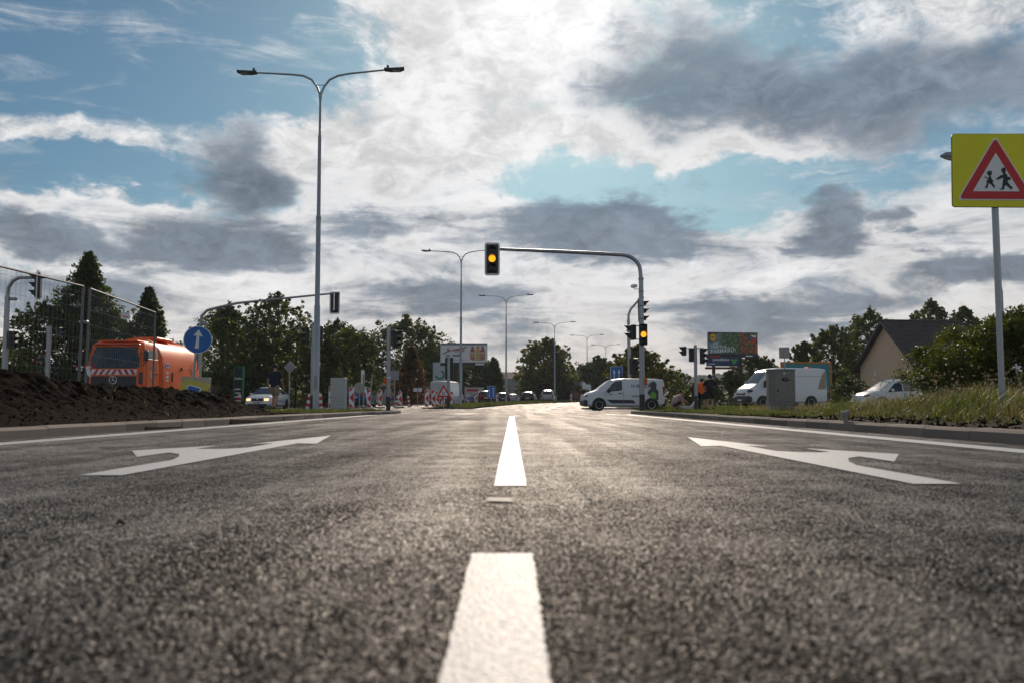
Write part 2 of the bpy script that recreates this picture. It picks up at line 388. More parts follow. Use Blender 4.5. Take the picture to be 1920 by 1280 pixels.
for x0, y0, y1, st_ in ((1.35, 1.0, 2.2, .004), (2.65, 2.2, 4.6, .0078)):
    tag(sheet('road', np.arange(-x0, x0 + 1e-6, 2 * x0 / round(2 * x0 / st_)), np.linspace(y0, y1, int((y1 - y0) / st_)), nearroad, ASPH), kind='structure')
    for a, c_ in ((-5.2, -x0), (x0, 4.6)): tag(road_sheet('road', [a, c_], [y0, y1], 0), kind='structure')
tag(road_sheet('road', [-5.2, 4.6], [-8, 1.0], 0), kind='structure')
tag(road_sheet('road', [-5.2, 4.6], [4.6, 20, 38.5], 0), kind='structure')
tag(road_sheet('road', [-80, -9.2, 8, 80], [34, 45, 52, 60], -.006), kind='structure')
# the dual carriageway beyond the junction follows the lamp line to the right
LX = [40, 64, 93, 121, 150, 178, 260, 420]; LV = [-5.2, -3.6, -.6, 5.7, 12.4, 18.4, 40, 90]
def medx(Y): return np.interp(Y, LX, LV)
ys = np.concatenate([np.linspace(59, 200, 48), np.linspace(210, 420, 15)])
def strip(name, off0, off1, m, dz, ys=ys):
    a = np.array([off0, off1]); V = np.array([[medx(y) + o, y, gz(y) + dz] for y in ys for o in a]); o = npmesh(name, V, gridfaces(2, len(ys)), m)
    return tag(o, kind='structure')
strip('road', 1.3, 11, ASPH, 0.0); strip('road', -11.5, -1.4, ASPH, 0.0)
strip('median', -1.5, 1.4, GRD, .10)
strip('road_marking', 1.55, 1.75, PAINT, .004); strip('road_marking', 6.2, 6.35, PAINT, .004)
tag(road_sheet('road', [-21, -9.2], [-10, 34], -.004), kind='structure')
tag(sheet('pavement', np.array([-60., -21.4]), np.array([30., 33.5]), lambda X, Y: 0 * X + .08, PAVE), kind='structure')

# painted markings, each a sheet 4 mm above the asphalt
def mark(poly, z=.005, dense=False):
    mb = MB(); mb.add([(x, y, z) for x, y in poly], [tuple(range(len(poly)))])
    o = mb.build('road_marking', PAINT); return tag(o, kind='structure')
def ragged(x0, x1, y0, y1, n, w=.004):
    r = random.Random(5); L = [(x0 + r.uniform(-w, w), y0 + (y1 - y0) * i / n) for i in range(n + 1)]; Rr = [(x1 + r.uniform(-w, w), y0 + (y1 - y0) * i / n) for i in range(n + 1)]
    return Rr + L[::-1]
mark(ragged(-.095, .05, -2.0, 2.2, 220, .003)); mark(ragged(-.08, .065, 4.0, 27.5, 300, .003))
mark([(-.10 + .012 * (k % 2), 3.36 + .02 * k) for k in range(8)][::-1] + [(.02 - .015 * (k % 3), 3.34 + .02 * k) for k in range(8)], .006).data.materials[0] = mat('worn_paint', (.20, .195, .19), .6, 0, .6, 30, .5, 90)
mark([(-4.80, -2), (-4.48, -2), (-4.44, 30), (-4.70, 30)]); mark([(3.70, -2), (4.02, -2), (4.10, 31), (3.84, 31)])
def arrow(sx, x0, y0):
    f = lambda pts: [(x0 + sx * x, y0 + y) for x, y in pts]
    def m(p): return mark(p if sx > 0 else p[::-1])
    m(f([(.11, 0), (.11, 3.75), (.30, 3.65), (.0, 5.8), (-.27, 3.65), (-.11, 3.75), (-.11, 2.75), (-.11, 1.55), (-.11, 0)]))
    outer = [(-.11, 1.25), (-.20, 1.62), (-.32, 1.95), (-.47, 2.15)]; inner = [(-.47, 2.72), (-.36, 2.66), (-.22, 2.70), (-.11, 2.90)]
    m(f(outer[::-1] + inner[::-1])[::-1]); m(f([(-.47, 1.58), (-.47, 3.30), (-.86, 2.43)])[::-1])
arrow(1, -2.07, 4.6); arrow(-1, 1.91, 4.1)
mark([(-2.5, 33.2), (-1.6, 33.2), (-1.2, 35), (-2.0, 35)])
mark([(3.6, 44.2), (9, 44.0), (9, 44.35), (3.6, 44.5)], -.001)

# kerbs: one stone every metre
def kerb(name, pts, side, label=None):
    root = thing(name, None, None, kind='structure'); P = [Vector((*p, 0)) for p in pts]; me = None; k = 0
    for A, B in zip(P, P[1:]):
        L = (B - A).length; m = max(1, round(L / 1.0)); dl = L / m; d = (B - A).normalized(); nrm = Vector((-d.y, d.x, 0)) * side
        for i in range(m):
            if me is None:
                h = .125; w_ = .15; pr = [(0, -.1), (0, h - .03), (.025, h), (w_, h), (w_, -.1)]; q = MB(); n = len(pr)
                q.add([(s * .4945, u, v) for s in (-1, 1) for u, v in pr], [tuple(range(n)), tuple(range(2 * n - 1, n - 1, -1))] + [((j + 1) % n, j, n + j, n + (j + 1) % n) for j in range(n)])
                o = q.build('kerb_stone', KERBM, root); me = o.data
            else: o = link('kerb_stone', me, root)
            c = A + d * (dl * (i + .5)); o.location = (c.x, c.y, random.uniform(-.004, .004))
            sgn = 1 if side > 0 else -1
            o.rotation_euler = (random.uniform(-.01, .01), 0, math.atan2(d.y, d.x) + random.uniform(-.004, .004) + (0 if sgn > 0 else math.pi)); o.scale = (dl, 1, 1); k += 1
    return root
kerb('kerb', [(-5.17, -2), (-5.08, 12), (-5.0, 24), (-4.75, 30), (-4.35, 34), (-4.4, 36), (-5.0, 37.2), (-6.2, 37.9), (-9.2, 38)], 1)
kerb('kerb', [(4.52, -2), (4.52, 31), (4.4, 33), (4.55, 34.8), (5.4, 36), (8, 36.6), (20, 37)], -1)
kerb('kerb', [(14, 56.5), (5.2, 56.5), (4.4, 57.2), (4.4, 58.2), (5.2, 59), (14, 59.4)], -1)
kerb('kerb', [(-21.2, -2), (-21.2, 34)], 1)

# island on the left with the soil heap, verge on the right
def heap(X, Y):
    crest = np.interp(Y, [-2, 10, 12.6, 15, 18, 19.8, 21.2, 22.8, 24.2, 40], [.80, .78, .76, .66, .64, .64, .48, .28, .12, .12])
    prof = np.interp(X, [-9.6, -9.0, -8.6, -7.2, -6.6, -5.9, -5.25, -4.9], [-.2, .0, .5, 1.0, .95, .5, .12, -.2])
    base = np.interp(X, [-9.4, -9.0, -5.15, -4.95], [-.1, .1, .11, .08])
    ns = fbm(X * 1.6, Y * 1.6, 11) - .5; nf = fbm(X * 6, Y * 6, 21, 3) - .5 + (vnoise(X * 17, Y * 17, 33) - .5) * .45
    k = np.clip((Y - 21.5) / 3, 0, 1)
    return np.maximum(base, crest * prof * (1 - k) + (base + .015) * k + (ns * .22 + nf * .16) * np.clip((-5.35 - X) / .8, .12, 1) * (1 - .9 * k))
xs = np.arange(-9.3, -5.0, .036); ys = np.concatenate([np.arange(3.0, 6, .1), np.arange(6, 25, .036), np.arange(25, 37.6, .1)])
def heapz(X, Y):
    edge = np.interp(Y, [3, 30, 34, 36, 37.2, 37.9], [-5.18, -4.92, -4.52, -4.55, -5.1, -6.2]); return np.where(X > edge, -.05, heap(np.minimum(X, edge), Y))
tag(sheet('soil_heap', xs, ys, heapz, SOIL), 'dark freshly dug soil heaped behind the left kerb', 'soil heap', kind='stuff')
def vz(X, Y): return .10 + .16 * np.clip((X - 4.7) / 1.4, 0, 1) * np.clip((21 - Y) / 7, .06, 1) + (fbm(X * 2, Y * 2, 5) - .5) * .10 * np.clip((X - 4.6) * 3, 0, 1)
VERG = mat('verge_earth', (.05, .042, .024), .95, 0, .5, 3, .9, 25, spec=.1)
tag(sheet('verge', np.concatenate([np.arange(4.62, 8, .1), np.arange(8, 46, 1.)]), np.concatenate([np.arange(-2, 34.6, .15)]), vz, VERG), kind='structure')
tag(sheet('verge', np.array([5.6, 8.0, 50]), np.array([34.6, 36.3]), lambda X, Y: 0 * X + .11, VERG), kind='structure')
tag(sheet('verge', np.array([7.6, 14.0, 60]), np.array([46.2, 50., 51.8, 60]), lambda X, Y: 0 * X + .09 + GZ(Y), GRD), kind='structure')
tag(sheet('pavement', np.array([5.6, 12.5]), np.array([44.6, 46.2]), lambda X, Y: 0 * X + .07, PAVE), kind='structure')
tag(sheet('pavement', np.array([3.2, 5.3]), np.array([36.4, 38.4]), lambda X, Y: 0 * X + .012, REDP), kind='structure')
tag(sheet('traffic_island', np.array([4.6, 14]), np.array([56.7, 59.2]), lambda X, Y: 0 * X + .12 + .04, PAVE), kind='structure')
# far wooded hills
def hill(name, x0, x1, Y, top, seed):
    xs = np.linspace(x0, x1, 260); ys = np.linspace(Y - 120, Y + 160, 50)
    def z(X, Yy):
        k = np.clip(1 - ((Yy - Y) / 130) ** 2, 0, 1); e = np.clip((X - x0) / 60, 0, 1) * np.clip((x1 - X) / 60, 0, 1)
        return 3 + (top * k * (.75 + .5 * fbm(X * .006, Yy * .006, seed)) + 7 * (vnoise(X * .22, Yy * .1, seed + 3) - .3) * k) * (.25 + .75 * e)
    return tag(sheet(name, xs, ys, z, mat('wooded_hill', (.030, .052, .030), .95, 0, .6, .12, 1.0, .25, spec=.05)), kind='structure')
hill('hill', -420, 620, 640, 17, 4); hill('hill', -1200, -200, 760, 16, 9); hill('hill', 300, 1300, 760, 18, 14)
# ------------------------------------------------------------------ street lamps with two arms
def lamp(Y, px, ztip, label, first=None):
    X, _ = at(px, 700, Y); zb = gz(Y) + (.14 if Y < 60 else .08); H = ztip - zb
    t = thing('street_lamp', label, 'street lamp', (X, Y, zb), 0, 'double armed street lamps along the median')
    mb = MB(); prof = [(0, .105), (H * .30, .10), (H * .30 + .02, .085), (H * .555, .078), (H * .555 + .02, .066), (H * .80, .058), (H * .80 + .02, .042), (H * .93, .040)]
    mb.tube([(0, 0, z) for z, r in prof], [r for z, r in prof], 14); mb.build('pole', GALV, t, True)
    MB().box((.0, -.105, .95), (.10, .03, .42), bev=.01).build('access_door', GREY, t)
    MB().tube([(0, 0, H * .555 - .05), (0, 0, H * .555 + .06)], .086, 14).build('joint_collar', GREY, t, True)
    for s, dz in ((-1, -.05), (1, .05)):
        pts = [(0, 0, H * .90), (s * .03, 0, H * .925), (s * .12, 0, H * .945), (s * .3, 0, H * .966), (s * .58, 0, H * .978), (s * .95, 0, H * .983 + dz * .3), (s * 2.25, 0, H * .992 + dz)]
        MB().tube(pts, [.038, .038, .037, .036, .034, .032, .028], 10).build('arm', GALV, t, True)
        q = MB(); x0 = s * 2.15; z0 = H * .992 + dz
        pr = [(x0, -.09, z0 - .03), (x0 + s * .22, -.13, z0 - .045), (x0 + s * .55, -.13, z0 - .03), (x0 + s * .68, -.07, z0)]
        vs = []
        for x, y, z in pr: vs += [(x, y, z), (x, -y, z), (x, -y * .75, z + .085), (x, y * .75, z + .085)]
        fs = [(0, 1, 2, 3), (15, 14, 13, 12)] + [(k * 4 + i, k * 4 + 4 + i, k * 4 + 4 + (i + 1) % 4, k * 4 + (i + 1) % 4) for k in range(3) for i in range(4)]
        l = q.add(vs, fs).build('luminaire', DARKP, t)
        MB().box((x0 + s * .42, 0, z0 - .05), (.26, .17, .02)).build('lamp_glass', mat('lamp_glass', (.5, .47, .42), .2, 0, 0), l)
        MB().tube([(x0 + s * .12, 0, z0 + .06), (x0 + s * .12, 0, z0 + .15)], .04, 8).build('light_sensor', BLACK, l)
    MB().tube([(-.16, 0, H * .95), (.16, 0, H * .95)], .012, 6).build('tie_bar', GALV, t)
    return t
names = ['tall galvanised double armed street lamp standing alone beside the white cabinet', 'second double armed street lamp, its right arm ending behind the overhead signal',
         'third nearest double armed street lamp, left of the round tree', 'double armed street lamp in front of the round tree crown',
         'double armed street lamp between the round tree and the white van', 'smallest and farthest double armed street lamp in the row']
for (px, py, Y), nme in zip(((593, 129, 30), (864, 467, 64), (949, 552, 93), (1040, 603, 121), (1101, 627, 150), (1136, 645, 178)), names):
    lamp(Y, px, at(px, py, Y)[1], nme)

# ------------------------------------------------------------------ traffic signals
def signal(parent, loc, rz, lit=None, n=3, s=1.0, plate=False, arrows=False):
    """signal head facing local -Y before rotation; s=1 for 200 mm lenses"""
    p = .235 * s; H = p * n; W = .27 * s
    M = T(loc) @ RZ(rz)
    def put(mb, name, m, par, smooth=False):
        mb.v = [tuple(M @ Vector(v)) for v in mb.v]; return mb.build(name, m, par, smooth)
    h = put(MB().box((0, 0, 0), (W, .16 * s, H), bev=.02 * s), 'signal_head', BLACK, parent)
    if plate:
        b = MB(); w2, h2 = W * 1.55, H * 1.30
        b.prism(rrect(w2 * .88, h2 * .95, .03), .012, T((0, .0, 0)))
        put(b, 'backing_board', BLACK, h)
        fr = MB(); o, i = rrect(w2, h2, .09), rrect(w2 * .78, h2 * .89, .03); k = len(o)
        fr.add([(u, -.012, v) for u, v in o] + [(u, -.012, v) for u, v in i] + [(u, .02, v) for u, v in o] + [(u, .02, v) for u, v in i],
               [(j, (j + 1) % k, k + (j + 1) % k, k + j) for j in range(k)] + [(2 * k + (j + 1) % k, 2 * k + j, 3 * k + j, 3 * k + (j + 1) % k) for j in range(k)] + [((j + 1) % k, j, 2 * k + j, 2 * k + (j + 1) % k) for j in range(k)])
        put(fr, 'backing_frame', SWHITE, h)
    for i in range(n):
        z = H / 2 - p * (i + .5); y = -.08 * s
        on = lit == i
        d = MB(); r = .095 * s; ring = circle(r, 20, 0, z); d.add([(u, y - .006 - .0 * s, v) for u, v in ring] + [(0, y - .02 * s, z)], [(j, (j + 1) % 20, 20) for j in range(20)])
        put(d, 'lens', AMBER if on else LENS, h)
        vz_ = MB(); a = circle(r * 1.12, 15, 0, z, R(-25), R(205)); L = .20 * s; k = len(a)
        vs = [(u, y, v) for u, v in a] + [(u, y - L * (.35 + .65 * max(0, (v - z) / r / 1.12)), v) for u, v in a]
        a2 = circle(r * 1.05, 15, 0, z, R(-25), R(205)); vs += [(u, y, v) for u, v in a2] + [(u, y - L * (.35 + .65 * max(0, (v - z) / r / 1.12)), v) for u, v in a2]
        fs = [(j, j + 1, k + j + 1, k + j) for j in range(k - 1)] + [(2 * k + j + 1, 2 * k + j, 3 * k + j, 3 * k + j + 1) for j in range(k - 1)] + [(k + j, k + j + 1, 3 * k + j + 1, 3 * k + j) for j in range(k - 1)]
        put(vz_.add(vs, fs), 'visor', BLACK, h, True)
    return h
def pole(t, H, r=.07, dark=.85, arm=None):
    MB().tube([(0, 0, 0), (0, 0, H)], [r, r * .92], 14).build('pole', GALV, t, True)
    if dark: MB().tube([(0, 0, 0), (0, 0, dark)], r + .004, 14).build('painted_base', DARKP, t, True)
    MB().tube([(0, 0, H), (0, 0, H + .03)], r * 1.02, 14).build('pole_cap', GREY, t, True)
def bracket(t, a, b): MB().tube([a, b], .018, 6).build('bracket', BLACK, t)
G = 'traffic signal poles around the junction'
# main mast on the right with the overhead amber signal
Y = 34.0; X, _ = at(1204, 740, Y); zb = .11; zt = at(1204, 524, Y)[1] - zb
t = thing('traffic_signal_mast', 'tall galvanised mast on the right kerb with long arm carrying an overhead amber signal', 'traffic light', (X, Y, zb))
MB().tube([(0, 0, 0), (0, 0, zt)], [.105, .09], 16).build('pole', GALV, t, True)
MB().tube([(0, 0, 0), (0, 0, .62)], .109, 16).build('painted_base', DARKP, t, True)
MB().tube([(0, 0, zt - .02), (0, 0, zt + .06)], .105, 16).build('pole_collar', GREY, t, True)
zl = at(1150, 478, Y)[1] - zb; xe = at(922, 470, Y)[0] - X; za = at(930, 467, Y)[1] - zb
arc = [(0, 0, zt), (-.02, 0, zt + .3)] + [(-.02 - .72 * (1 - math.cos(a)), 0, zt + .3 + (zl - zt - .3) * math.sin(a)) for a in [R(18 * k) for k in range(1, 6)]]
arm = MB().tube(arc + [(-1.5, 0, zl + (za - zl) * .2), (-3.3, 0, zl + (za - zl) * .6), (xe, 0, za)], [.075] * 3 + [.072] * 5 + [.066, .056, .045][:len(arc) + 3 - 8], 12).build('arm', GALV, t, True)
for xx in (-1.45, -3.3): MB().tube([(xx - .05, 0, zl + (za - zl) * (-xx - .76) / 4.6), (xx + .05, 0, zl + (za - zl) * (-xx - .86) / 4.6)], .075, 12).build('arm_joint', GREY, t, True)
cz = at(922, 487, Y)[1] - zb
signal(t, (at(923, 487, Y)[0] - X, -.12, cz), 0, 1, 3, 1.36, True)
signal(t, (.03, -.21, at(1206, 628, Y)[1] - zb), 0, 1, 3, 1.12)
signal(t, (-.32, .05, at(1186, 623, Y)[1] - zb), R(-82), None, 2, 1.2)
signal(t, (.02, .22, at(1210, 583, Y)[1] - zb), R(78), None, 3, 1.2)
bracket(t, (-.28, .05, at(1186, 636, Y)[1] - zb), (0, -.05, at(1186, 636, Y)[1] - zb)); bracket(t, (-.28, .05, at(1186, 611, Y)[1] - zb), (0, -.05, at(1186, 611, Y)[1] - zb))
cm = at(1190, 537, Y)[1] - zb
c_ = MB().box((-.27, -.05, cm), (.16, .24, .12), .5, .02).build('camera', SWHITE, t); MB().tube([(-.27, -.05, cm - .06), (-.27, 0, cm - .11), (0, 0, cm - .11)], .015, 6).build('bracket', GREY, c_)
for py in (547, 574, 598): z = at(1204, py, Y)[1] - zb; MB().tube([(0, 0, z - .012), (0, 0, z + .012)], .104, 14).build('strap', BLACK, t)
MB().tube([(-.11, -.02, at(0, 602, Y)[1] - zb), (-.125, -.02, at(0, 560, Y)[1] - zb)], .014, 6).build('cable', BLACK, t)
MB().box((.15, 0, at(1213, 714, Y)[1] - zb), (.1, .1, .26), bev=.02).build('push_button', ORANGE, t)
# bent mast behind the white van
Y = 60.0; X, _ = at(1181, 740, Y); zb = gz(Y) + .1; z1 = at(0, 600, Y)[1] - zb
t = thing('traffic_signal_mast', 'grey mast with bent arm rising behind the white van', 'traffic light', (X, Y, zb))
MB().tube([(0, 0, 0), (-.05, 0, z1)], [.13, .10], 14).build('pole', GALV, t, True)
MB().tube([(-.05, 0, z1), (-.04, 0, z1 + .35), (.1, 0, z1 + .7), (.75, 0, z1 + 1.45), (1.1, .9, z1 + 1.6)], [.085, .08, .075, .07, .06], 12).build('arm', GALV, t, True)
MB().tube([(-.05, 0, z1 - .75), (-.05, 0, z1 - .65)], .15, 14).build('pole_collar', GREY, t, True)
zz_ = at(0, 686, Y)[1] - zb; signal(t, (.15, -.25, zz_), R(60), None, 3, 1.5); signal(t, (.42, -.05, zz_ - .1), R(95), None, 3, 1.4)
# pole with three heads right of the van
Y = 44.0; X, _ = at(1305, 740, Y); zb = .05; H = at(0, 648, Y)[1] - zb
t = thing('traffic_signal_pole', 'signal pole with three dark heads beside the cameraman', 'traffic light', (X, Y, zb), 0, G); pole(t, H, .085, .72)
signal(t, (.33, 0, at(0, 667, Y)[1] - zb), R(60), None, 3, 1.1); signal(t, (-.17, .1, at(0, 665, Y)[1] - zb), R(180), None, 3, .95)
signal(t, (-.55, 0, at(0, 658, Y)[1] - zb), R(-75), None, 2, .95); bracket(t, (-.5, 0, H - .12), (.3, 0, H - .12)); MB().tube([(0, 0, H), (0, 0, H + .14)], .008, 5).build('antenna', BLACK, t)
# pole on the tip of the left island
Y = 36.4; X, _ = at(728, 740, Y); zb = .12; H = at(0, 614, Y)[1] - zb
t = thing('traffic_signal_pole', 'signal pole with dark painted foot at the tip of the left island', 'traffic light', (X, Y, zb), 0, G); pole(t, H, .085, .55)
signal(t, (.27, 0, at(0, 636, Y)[1] - zb), R(72), None, 3, 1.0); bracket(t, (.2, 0, H - .2), (0, 0, H - .2))
MB().box((-.12, 0, at(0, 714, Y)[1] - zb), (.11, .1, .24), bev=.03).build('push_button', ORANGE, t); zq = at(0, 707, Y)[1] - zb; MB().tube([(0, 0, zq - .02), (0, 0, zq + .02)], .09, 14).build('strap', SWHITE, t)
# signal pole hidden mostly by the near lamp
Y = 37.0; X, _ = at(585, 740, Y); zb = .12; H = at(0, 611, Y)[1] - zb
t = thing('traffic_signal_pole', 'signal pole half hidden behind the nearest street lamp', 'traffic light', (X, Y, zb), 0, G); pole(t, H, .075, .6)
signal(t, (-.25, 0, at(0, 630, Y)[1] - zb), R(-70), None, 3, 1.05); signal(t, (.27, 0, at(0, 629, Y)[1] - zb), R(170), None, 3, 1.1); bracket(t, (-.25, 0, H - .1), (.25, 0, H - .1))
# pole in the gap beside the white van rear
Y = 56.0; X, _ = at(841, 740, Y); zb = .08; H = at(0, 666, Y)[1] - zb
t = thing('traffic_signal_pole', 'slim signal pole in front of the parked white van and green ring sign', 'traffic light', (X, Y, zb), 0, G); pole(t, H, .10, .9)
signal(t, (.02, .2, at(0, 690, Y)[1] - zb), R(185), None, 3, 1.9)
# mast with arm on the left, its signal seen from behind
Y = 50.0; X, _ = at(373, 740, Y); zb = .1; z1 = at(0, 606, Y)[1] - zb; z2 = at(0, 577, Y)[1] - zb; z3 = at(0, 549, Y)[1] - zb; x3 = at(637, 549, Y)[0] - X
t = thing('traffic_signal_mast', 'galvanised mast behind the blue arrow sign, arm with signal seen from behind', 'traffic light', (X, Y, zb))
MB().tube([(0, 0, 0), (0, 0, z1)], [.12, .10], 14).build('pole', GALV, t, True); MB().tube([(0, 0, z1 - .15), (0, 0, z1)], .13, 14).build('pole_collar', GREY, t, True)
MB().tube([(0, 0, z1), (.05, 0, z1 + .4), (.35, 0, z2 - .15), (.9, 0, z2), (2, 0, z2 + (z3 - z2) * .3), (x3, 0, z3)], [.085, .085, .08, .075, .07, .05], 12).build('arm', GALV, t, True)
signal(t, (x3 - .3, .15, z3 - .55), R(180), None, 3, 1.35, True); MB().box((x3 - .3, -.02, z3 - .5), (.05, .04, .95)).build('mounting_rail', CHROME, t)
MB().box((.25, 0, z1 - .02), (.3, .2, .2), bev=.03).build('camera', GREY, t)
# mast at far left seen through the fence
Y = 36.0; X, _ = at(7, 740, Y); zb = .1; z1 = at(0, 556, Y)[1] - zb; z2 = at(0, 521, Y)[1] - zb
t = thing('traffic_signal_mast', 'mast with short arm seen through the mesh fence at far left', 'traffic light', (X, Y, zb))
MB().tube([(0, 0, 0), (0, 0, z1)], [.115, .10], 14).build('pole', GALV, t, True)
x3 = at(90, 523, Y)[0] - X
MB().tube([(0, 0, z1), (.02, 0, z1 + .35), (.2, 0, z2 - .12), (.45, 0, z2), (x3, 0, z2 + .02)], [.075, .075, .07, .065, .05], 12).build('arm', GALV, t, True)
signal(t, (x3 - .38, 0, at(0, 536, Y)[1] - zb), R(-75), None, 3, 1.35, True); MB().box((.25, 0, z1 - .1), (.3, .12, .12), -.2, .02).build('camera', GREY, t)
signal(t, (.22, 0, at(0, 637, Y)[1] - zb), R(80), None, 3, 1.0)
Y = 36.5; X, _ = at(88, 740, Y); zb = .1; H = at(0, 613, Y)[1] - zb
t = thing('traffic_signal_pole', 'plain grey pole with side head behind the left fence panel', 'traffic light', (X, Y, zb), 0, G); pole(t, H, .095, 0)
signal(t, (.38, .1, at(0, 624, Y)[1] - zb), R(85), None, 2, .95)

# ------------------------------------------------------------------ road signs
def signpost(t, H, r=.035, lean=0): MB().tube([(0, 0, 0), (lean, 0, H)], r, 10).build('post', GALV, t, True)
def plate(t, name, poly, m, M, d=.012, par=None): return MB().prism(poly, d, M).build(name, m, par or t)
# children crossing sign on the yellow board
Y = 11.6; Xp, _ = at(1879, 740, Y); zb = .2; cx, cz = at(1862, 322, Y); t = thing('road_sign', 'fluorescent yellow board with red triangle and two walking children on grey post', 'road sign', (Xp, Y, zb))
MB().tube([(0, 0, 0), (cx - Xp, 0, cz - zb + .45)], .038, 12).build('post', GALV, t, True)
M = T((cx - Xp, -.06, cz - zb)) @ RZ(R(-4)) @ Matrix.Rotation(R(1.2), 4, 'Y')
Wd, Hd = .158 * 0 + 1.08, .955; bd = plate(t, 'sign_board', rrect(Wd, Hd, .035), [SYEL, BLACK][0], M)
plate(t, 'board_rim', rrect(Wd + .012, Hd + .012, .04), BLACK, M @ T((0, .006, 0)), .016)
tri = lambda s, r=.05: [(s * math.cos(R(90 + 120 * k)) + r * math.cos(R(90 + 120 * k + a)), s * math.sin(R(90 + 120 * k)) + r * math.sin(R(90 + 120 * k + a))) for k in range(3) for a in (-60, -30, 0, 30, 60)]
cz0 = -.11
plate(t, 'triangle_rim', [(u, v + cz0) for u, v in tri(.505, .03)], SWHITE, M @ T((0, -.006, 0)), .006)
plate(t, 'red_triangle', [(u, v + cz0) for u, v in tri(.475, .03)], SRED, M @ T((0, -.010, 0)), .005)
plate(t, 'white_triangle', [(u, v + cz0) for u, v in tri(.325, .006)], SWHITE, M @ T((0, -.014, 0)), .005)
boy = [(.02, .02), (.05, .05), (.11, .09), (.15, .10), (.13, .145), (.11, .17), (.125, .20), (.16, .22), (.185, .20), (.19, .16), (.175, .125), (.21, .095), (.22, .06), (.265, .06), (.265, .01), (.225, .015), (.215, -.02), (.26, -.08), (.30, -.11), (.28, -.145), (.25, -.12), (.19, -.07), (.165, -.09), (.15, -.145), (.08, -.145), (.12, -.12), (.135, -.05), (.15, .05), (.06, .02)]
girl = [(-.12, .06), (-.09, .04), (-.06, .05), (-.045, .08), (-.075, .10), (-.075, .13), (-.095, .135), (-.06, .15), (-.05, .165), (.0, .15), (-.01, .125), (-.005, .10), (-.03, .08), (-.015, .04), (.02, -.02), (.0, -.03), (.04, -.09), (.03, -.12), (-.03, -.05), (-.06, -.04), (-.08, -.12), (-.12, -.12), (-.09, -.06), (-.085, -.02), (-.1, -.02), (-.06, .03), (-.115, .075)]
def figure(pts, nme, dx_):
    me = MB(); Mx = M @ T((dx_, -.020, cz0 - .03)); me.v = [tuple(Mx @ Vector((u, 0, v))) for u, v in pts]; me.f = [tuple(range(len(pts)))]; me.mi = [0]
    o = me.build(nme, BLACK, t); bmx = bmesh.new(); bmx.from_mesh(o.data); bmesh.ops.triangulate(bmx, faces=bmx.faces[:]); r_ = bmesh.ops.extrude_face_region(bmx, geom=bmx.faces[:]); bmesh.ops.translate(bmx, vec=(0, .005, 0), verts=[v for v in r_['geom'] if isinstance(v, bmesh.types.BMVert)]); bmx.to_mesh(o.data); bmx.free()
figure([(u * .74, v * .80) for u, v in boy], 'child_figure', -.02); figure([(u * .78, v * .80) for u, v in girl], 'child_figure', -.05)
# single lamp behind the children sign
Y = 22.0; X, _ = at(1868, 740, Y); zt = at(1780, 292, Y)[1]; t = thing('street_lamp', 'single street lamp whose head peeks out behind the children sign', 'street lamp', (at(1881, 740, Y)[0], Y, .2)); x2 = at(1800, 294, Y)[0] - t.location.x
MB().tube([(0, 0, 0), (0, 0, 2.9), (0, 0, 3.0), (0, 0, zt - .7)], [.085, .08, .06, .05], 12).build('pole', GALV, t, True)
MB().tube([(0, 0, zt - .72), (x2 * .15, 0, zt - .35), (x2 * .4, 0, zt - .25), (x2 * .8, 0, zt - .22), (x2, 0, zt - .2)], .035, 8).build('arm', GALV, t, True)
l = MB().tube([(x2 + .1, 0, zt - .2), (x2 - .1, 0, zt - .19), (x2 - .35, 0, zt - .2), (x2 - .48, 0, zt - .22)], [.05, .09, .085, .03], 10).build('luminaire', GREY, t, True)
MB().tube([(x2 - .1, 0, zt - .26), (x2 - .25, 0, zt - .27), (x2 - .40, 0, zt - .26)], [.04, .065, .03], 8).build('lamp_glass', mat('lamp_glass', (.5, .47, .42), .2, 0, 0), l, True)
# blue round arrow sign on leaning post
Y = 24.0; cx, cz = at(372, 637, Y); bx_, bz = at(361, 713, Y); t = thing('road_sign', 'round blue sign with white upward arrow on a leaning post', 'road sign', (bx_, Y, .3))
MB().tube([(-.03, 0, 0), (0, 0, bz - .3), (cx - bx_ + .02, 0, cz + .3 - .3)], .036, 10).build('post', GALV, t, True)
M = T((cx - bx_, -.05, cz - .3)) @ RZ(R(14)) @ Matrix.Rotation(R(4), 4, 'Y'); plate(t, 'sign_disc', circle(.365, 36), SWHITE, M); plate(t, 'blue_disc', circle(.345, 36), SBLUE, M @ T((0, -.005, 0)), .005)
plate(t, 'arrow', [(-.055, -.23), (.045, -.23), (.03, .10), (.12, .09), (.0, .27), (-.115, .10), (-.035, .10)], SWHITE, M @ T((0, -.010, 0)), .005)
